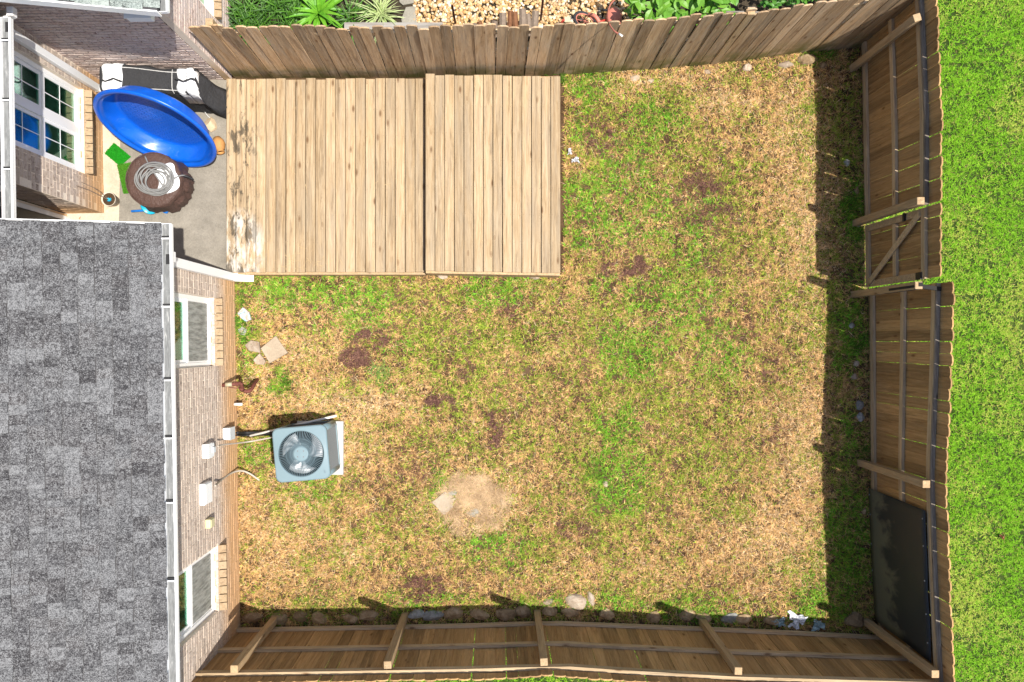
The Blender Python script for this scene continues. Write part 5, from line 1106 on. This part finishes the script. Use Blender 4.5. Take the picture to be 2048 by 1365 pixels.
def yard_grass(N):
    px = rng.uniform(460, 1765, N); py = rng.uniform(92, 1285, N); ok = inpoly(px, py, YARD); px, py = px[ok], py[ok]
    for h in HOLES: k = ~inpoly(px, py, h); px, py = px[k], py[k]
    n1 = fbm(px, py, 130, 3, 5); n2 = fbm(px, py, 34, 21, 4); n3 = fbm(px, py, 12, 40, 3); n4 = .62 * vnoise(px, py, 4.0, 77) + .38 * vnoise(px, py, 9.0, 78); n4 = np.clip((n4 - .5) * 1.25 + .5, 0, 1); n5 = .6 * vnoise(px, py, 3.4, 141) + .4 * vnoise(px, py, 8, 142)
    wx = px + (n2 - .5) * 70; wy = py + (fbm(px, py, 34, 60, 4) - .5) * 70
    g_ = blobs(wx, wy, GREEN); br = blobs(wx, wy, BROWN); pa = blobs(wx, wy, PALE); ba = blobs(wx, wy, BARE)
    dens = np.clip((.06 + 1.75 * np.clip(n4 - .27, 0, 1) + .5 * np.clip(pa, 0, 1)) * (1 - .6 * ba) + .06 * g_, .03, 1); k = rng.random(len(px)) < dens
    px, py, g_, br, pa, n1, n2, n3, n4, n5, ba = [q[k] for q in (px, py, g_, br, pa, n1, n2, n3, n4, n5, ba)]; N = len(px)
    pg = np.clip(.08 + .95 * g_ * (1 - .55 * np.clip(br, 0, 1)) * (1 - .35 * np.clip(pa, 0, 1)) + (n1 - .5) * .7 + (n2 - .5) * .9 + (n5 - .5) * 1.5, .015, .95)
    isg = rng.random(N) < pg; isb = (~isg) & (rng.random(N) < np.clip(.20 + .55 * br + (n2 - .5) * .6 - .5 * pa - (n4 - .5) * .5, 0.03, .95))
    u = np.clip(.8 * rng.random(N) ** .8 + .5 * (n4 - .35), 0, 1); col = np.empty((N, 3))
    tan0, tan1 = np.array([.30, .165, .062]), np.array([.78, .51, .225]); col[:] = tan0 + (tan1 - tan0) * (u * .8 + .2 * np.clip(pa, 0, 1))[:, None]
    pale = (~isg) & (rng.random(N) < .55 * np.clip(pa, 0, 1)); col[pale] = np.array([.66, .48, .28]) * (.75 + .4 * u[pale])[:, None]
    b0, b1 = np.array([.12, .055, .028]), np.array([.36, .195, .095]); col[isb] = b0 + (b1 - b0) * u[isb][:, None]
    dk = isb & (rng.random(N) < np.clip(br - .75, 0, .8) * 1.6); col[dk] *= .4
    gA_, gB_ = np.array([.10, .18, .016]), np.array([.36, .46, .055]); col[isg] = gA_ + (gB_ - gA_) * u[isg][:, None]
    yl = isg & (rng.random(N) < .18); col[yl] = np.array([.42, .40, .07]) * (.7 + .5 * u[yl])[:, None]
    vg = isg & (g_ > .5) & (rng.random(N) < .5); col[vg] = np.array([.14, .35, .026]) * (.55 + .9 * u[vg])[:, None]
    n7 = vnoise(px, py, 3.1, 301); dk7 = rng.random(N) < .15; col *= np.clip(.58 + .95 * n7, .5, 1.45)[:, None]; col[dk7] *= .42
    hgt = np.clip(n4 - .3, 0, 1) * .035
    p = np.stack([(px - CX) * H / F, (CY - py) * H / F, -.006 + hgt * rng.random(N)], 1)
    ln = rng.uniform(.034, .078, N) * (.7 + .6 * n4); tilt = np.where(isg, rng.uniform(R(10), R(62), N), rng.uniform(R(0), R(50), N)); wd = rng.uniform(.008, .015, N)
    lg = (~isg) & (rng.random(N) < .03); ln[lg] *= 1.9; tilt[lg] = rng.uniform(0, .25, lg.sum()); wd[lg] *= .6; col[lg] = np.array([.72, .56, .34]) * (.8 + .3 * u[lg])[:, None]
    return make_blades('lawn_grass', p, rng.uniform(0, 6.283, N), ln, tilt, wd, col, M['blade'])
tag(yard_grass(950000), 'patchy lawn of dead tan and green grass inside the fences', 'grass', kind='stuff')
def green_lawn(N):
    px = np.concatenate([rng.uniform(1735, 2160, int(N * .88)), rng.uniform(440, 1770, N - int(N * .88))]); py = np.concatenate([rng.uniform(-120, 1480, int(N * .88)), rng.uniform(1236, 1420, N - int(N * .88))])
    ex = np.interp(py, [-200, 112, 450, 580, 590, 750, 950, 1140, 1272, 2000], [1731, 1731, 1734, 1736, 1752, 1752, 1750, 1756, 1764, 1764]) + 3; sy = np.interp(px, [440, 1000, 1078, 1404, 1600, 1752], [1260, 1251, 1246, 1262, 1268, 1275]) + 4
    k = (px > ex) | (py > sy); px, py = px[k], py[k]; N = len(px); n1 = fbm(px, py, 120, 80, 4); n2 = fbm(px, py, 22, 90, 3)
    k = rng.random(N) < np.clip(.10 + 1.7 * np.clip(vnoise(px, py, 4.0, 177) - .25, 0, 1) - 1.5 * np.clip(n2 - .62, 0, 1) * 3, .1, 1); px, py, n1, n2 = px[k], py[k], n1[k], n2[k]; N = len(px)
    n4 = vnoise(px, py, 4.0, 177); u = np.clip(.5 * rng.random(N) + .7 * (n4 - .2), 0, 1); a, b = np.array([.085, .26, .010]), np.array([.29, .55, .032]); col = a + (b - a) * u[:, None]; col *= np.clip(.8 + .5 * vnoise(px, py, 3.1, 311), .7, 1.3)[:, None]; col[rng.random(N) < .08] *= .45
    yl = rng.random(N) < np.clip(.10 + (n1 - .46) * 2.2 + (n2 - .5) * .8, .02, .7); col[yl] = np.array([.48, .55, .10]) * (.65 + .5 * u[yl])[:, None]
    br = rng.random(N) < .05; col[br] = np.array([.36, .27, .11]) * (.6 + .6 * u[br])[:, None]
    p = np.stack([(px - CX) * H / F, (CY - py) * H / F, np.full(N, -.02)], 1)
    return make_blades('green_lawn', p, rng.uniform(0, 6.283, N), rng.uniform(.030, .07, N), rng.uniform(R(10), R(62), N), rng.uniform(.007, .013, N), col, M['blade'])
tag(green_lawn(430000), 'bright green lawn outside the right and bottom fences', 'grass', kind='stuff')
def straw(N):
    px = rng.uniform(850, 1040, N); py = rng.uniform(930, 1085, N); n2 = fbm(px, py, 30, 120, 4); a = np.arctan2(py - 1008, px - 944); q = np.hypot((px - 944) / 84, (py - 1008) / 64) + (fbm(px, py, 40, 130, 4) - .5) * .9
    k = (rng.random(N) < np.clip((1.0 - q) * 2.2, 0, 1) * np.clip(1.6 - 2.4 * np.clip(n2 - .42, 0, 1) * 2.2, .06, 1)) & ~inpoly(px, py, HOLES[1]); px, py = px[k], py[k]; N = len(px)
    u = rng.random(N); n6 = fbm(px, py, 16, 150, 3); u = np.clip(u * .7 + (n6 - .4) * 1.4, 0, 1); col = np.array([.26, .165, .085]) + np.array([.42, .32, .20]) * u[:, None]; p = np.stack([(px - CX) * H / F, (CY - py) * H / F, .005 + .03 * rng.random(N)], 1)
    return make_blades('straw_patch', p, rng.uniform(0, 6.283, N), rng.uniform(.03, .11, N), rng.uniform(-.1, .3, N), rng.uniform(.003, .006, N), col, M['straw'])
tag(straw(42000), 'pale dry straw patch in the lower middle of the lawn', 'straw', kind='stuff')
def deck_straw(N):
    px = np.concatenate([rng.normal(600, 40, N), rng.uniform(480, 830, N // 3)]); py = np.concatenate([rng.normal(522, 16, N), rng.uniform(250, 535, N // 3)]); k = (px > 470) & (px < 840) & (py < 540); px, py = px[k], py[k]; N = len(px)
    p = np.stack([(px - CX) * (H - .27) / F, (CY - py) * (H - .27) / F, np.full(N, .277)], 1); col = np.array([.42, .30, .16]) * (.8 + .5 * rng.random(N))[:, None]
    return make_blades('straw_bits', p, rng.uniform(0, 6.283, N), rng.uniform(.05, .2, N), rng.uniform(0, .05, N), rng.uniform(.003, .006, N), col, M['straw'])
tag(deck_straw(60), 'loose straw bits scattered on the low deck near its lawn edge', 'straw', kind='stuff')
def thatch(L):
    PX, PY = [], []
    for cx, cy, rx, ry, n in L:
        a = rng.uniform(0, 6.283, n); q = np.sqrt(rng.random(n)); PX.append(cx + .85 * rx * q * np.cos(a)); PY.append(cy + .85 * ry * q * np.sin(a))
    px, py = np.concatenate(PX), np.concatenate(PY); k = (fbm(px, py, 22, 200, 4) + .25 * (vnoise(px, py, 5, 210) - .5)) > .50; px, py = px[k], py[k]; N = len(px); u = rng.random(N)
    col = np.array([.055, .024, .018]) + np.array([.20, .105, .075]) * (u ** 1.6)[:, None]; p = np.stack([(px - CX) * H / F, (CY - py) * H / F, .004 + .03 * rng.random(N)], 1)
    return make_blades('dead_thatch', p, rng.uniform(0, 6.283, N), rng.uniform(.02, .06, N), rng.uniform(-.1, .6, N), rng.uniform(.005, .011, N), col, M['straw'])
tag(thatch([(742, 680, 40, 24, 2600), (712, 716, 38, 22, 2200), (880, 803, 36, 14, 1500), (985, 862, 24, 44, 2200), (1005, 833, 34, 14, 900), (1262, 533, 46, 22, 2200), (1228, 541, 34, 18, 1000), (860, 1172, 46, 26, 1700), (835, 1180, 34, 30, 900), (1240, 258, 60, 44, 1500), (1200, 275, 40, 34, 800), (1400, 376, 52, 36, 1500), (1368, 420, 40, 30, 900), (1432, 430, 46, 30, 900), (1440, 522, 40, 36, 900), (1545, 870, 30, 36, 900), (1030, 618, 42, 18, 700), (1145, 1055, 44, 22, 600), (930, 745, 20, 30, 500), (820, 960, 40, 40, 600), (1490, 660, 40, 34, 700), (1540, 735, 22, 44, 600), (690, 1235, 200, 10, 700), (1500, 1240, 200, 10, 500)]), 'dark reddish brown clumps of dead thatch scattered over the lawn', 'thatch', kind='stuff')
def tufts(L):
    P_, A_, T_, C_ = [], [], [], []
    for cx, cy, rad, n, c in L:
        a = rng.uniform(0, 6.283, n); q = rad * np.sqrt(rng.random(n)); P_.append(np.stack([(cx + q * np.cos(a) - CX) * H / F, (CY - cy - q * np.sin(a)) * H / F, np.zeros(n)], 1)); A_.append(rng.uniform(0, 6.283, n)); T_.append(rng.uniform(.3, 1.2, n)); C_.append(np.array(c) * (.65 + .7 * rng.random(n))[:, None])
    p = np.concatenate(P_); N = len(p); return make_blades('weeds', p, np.concatenate(A_), rng.uniform(.06, .19, N), np.concatenate(T_), rng.uniform(.006, .012, N), np.concatenate(C_), M['blade'])
gc = (.09, .20, .02)
tag(tufts([(482, 640, 14, 90, gc), (486, 675, 16, 90, gc), (484, 600, 10, 50, gc), (555, 1235, 16, 80, (.15, .28, .02)), (510, 552, 14, 70, gc), (1190, 948, 22, 90, (.14, .26, .03)), (1630, 108, 26, 160, (.17, .33, .03)), (1128, 160, 8, 60, gc), (1098, 143, 10, 40, gc), (1700, 410, 18, 120, gc), (1715, 690, 14, 100, gc), (1400, 1232, 12, 60, (.13, .28, .02)), (800, 1228, 10, 60, (.15, .28, .02)), (1660, 108, 14, 60, gc), (575, 765, 12, 70, gc), (760, 745, 22, 120, (.20, .34, .08)), (640, 1228, 60, 150, gc), (1720, 470, 12, 60, gc), (1725, 900, 10, 50, gc)]), 'taller green weeds along the walls and fences', 'weeds', kind='stuff')
def gravel(N):
    bm = bmesh.new(); bmesh.ops.create_icosphere(bm, subdivisions=1, radius=1); v0 = np.array([v.co[:] for v in bm.verts]); f0 = np.array([[v.index for v in f.verts] for f in bm.faces]); bm.free(); nv, nf = len(v0), len(f0)
    x = rng.uniform(G(828, 0).x, G(1262, 0).x, N); y = rng.uniform(G(0, 66).y, G(0, -70).y, N); sz = rng.uniform(.016, .036, N); V = np.empty((N, nv, 3)); C = np.empty((N, nv, 4)); C[:, :, 3] = 1; u = rng.random(N)
    pal = np.array([(.50, .33, .15), (.60, .46, .28), (.42, .25, .10), (.64, .54, .40), (.46, .30, .16), (.54, .36, .17)]); c = pal[rng.integers(0, 6, N)] * (.8 + .35 * u)[:, None]; C[:, :, :3] = c[:, None, :]
    for i in range(3): V[:, :, i] = v0[None, :, i] * (sz * rng.uniform(.7, 1.2, N) * (.65 if i == 2 else 1))[:, None] * rng.uniform(.82, 1.12, (N, nv))
    a = rng.uniform(0, 6.28, N); ca, sa = np.cos(a)[:, None], np.sin(a)[:, None]; V[:, :, 0], V[:, :, 1] = V[:, :, 0] * ca - V[:, :, 1] * sa + x[:, None], V[:, :, 0] * sa + V[:, :, 1] * ca + y[:, None]; V[:, :, 2] += rng.uniform(0, .025, N)[:, None]
    Fc = (f0[None] + (np.arange(N) * nv)[:, None, None]).reshape(-1, 3); me = bpy.data.meshes.new('gravel'); me.vertices.add(N * nv); me.vertices.foreach_set('co', V.ravel()); me.loops.add(N * nf * 3); me.loops.foreach_set('vertex_index', Fc.ravel().astype(np.int32)); me.polygons.add(N * nf)
    me.polygons.foreach_set('loop_start', np.arange(0, N * nf * 3, 3, dtype=np.int32)); me.polygons.foreach_set('loop_total', np.full(N * nf, 3, np.int32)); at_ = me.attributes.new('tint', 'FLOAT_COLOR', 'POINT'); at_.data.foreach_set('color', C.ravel()); me.materials.append(M['pebble']); me.update(); me.validate(); me.polygons.foreach_set('use_smooth', [True] * len(me.polygons)); return link('gravel', me)
tag(gravel(4200), 'tan and cream river pebbles behind the upper fence', 'gravel', kind='stuff')
for o in bpy.data.objects:
    if 'local' in o: del o['local']
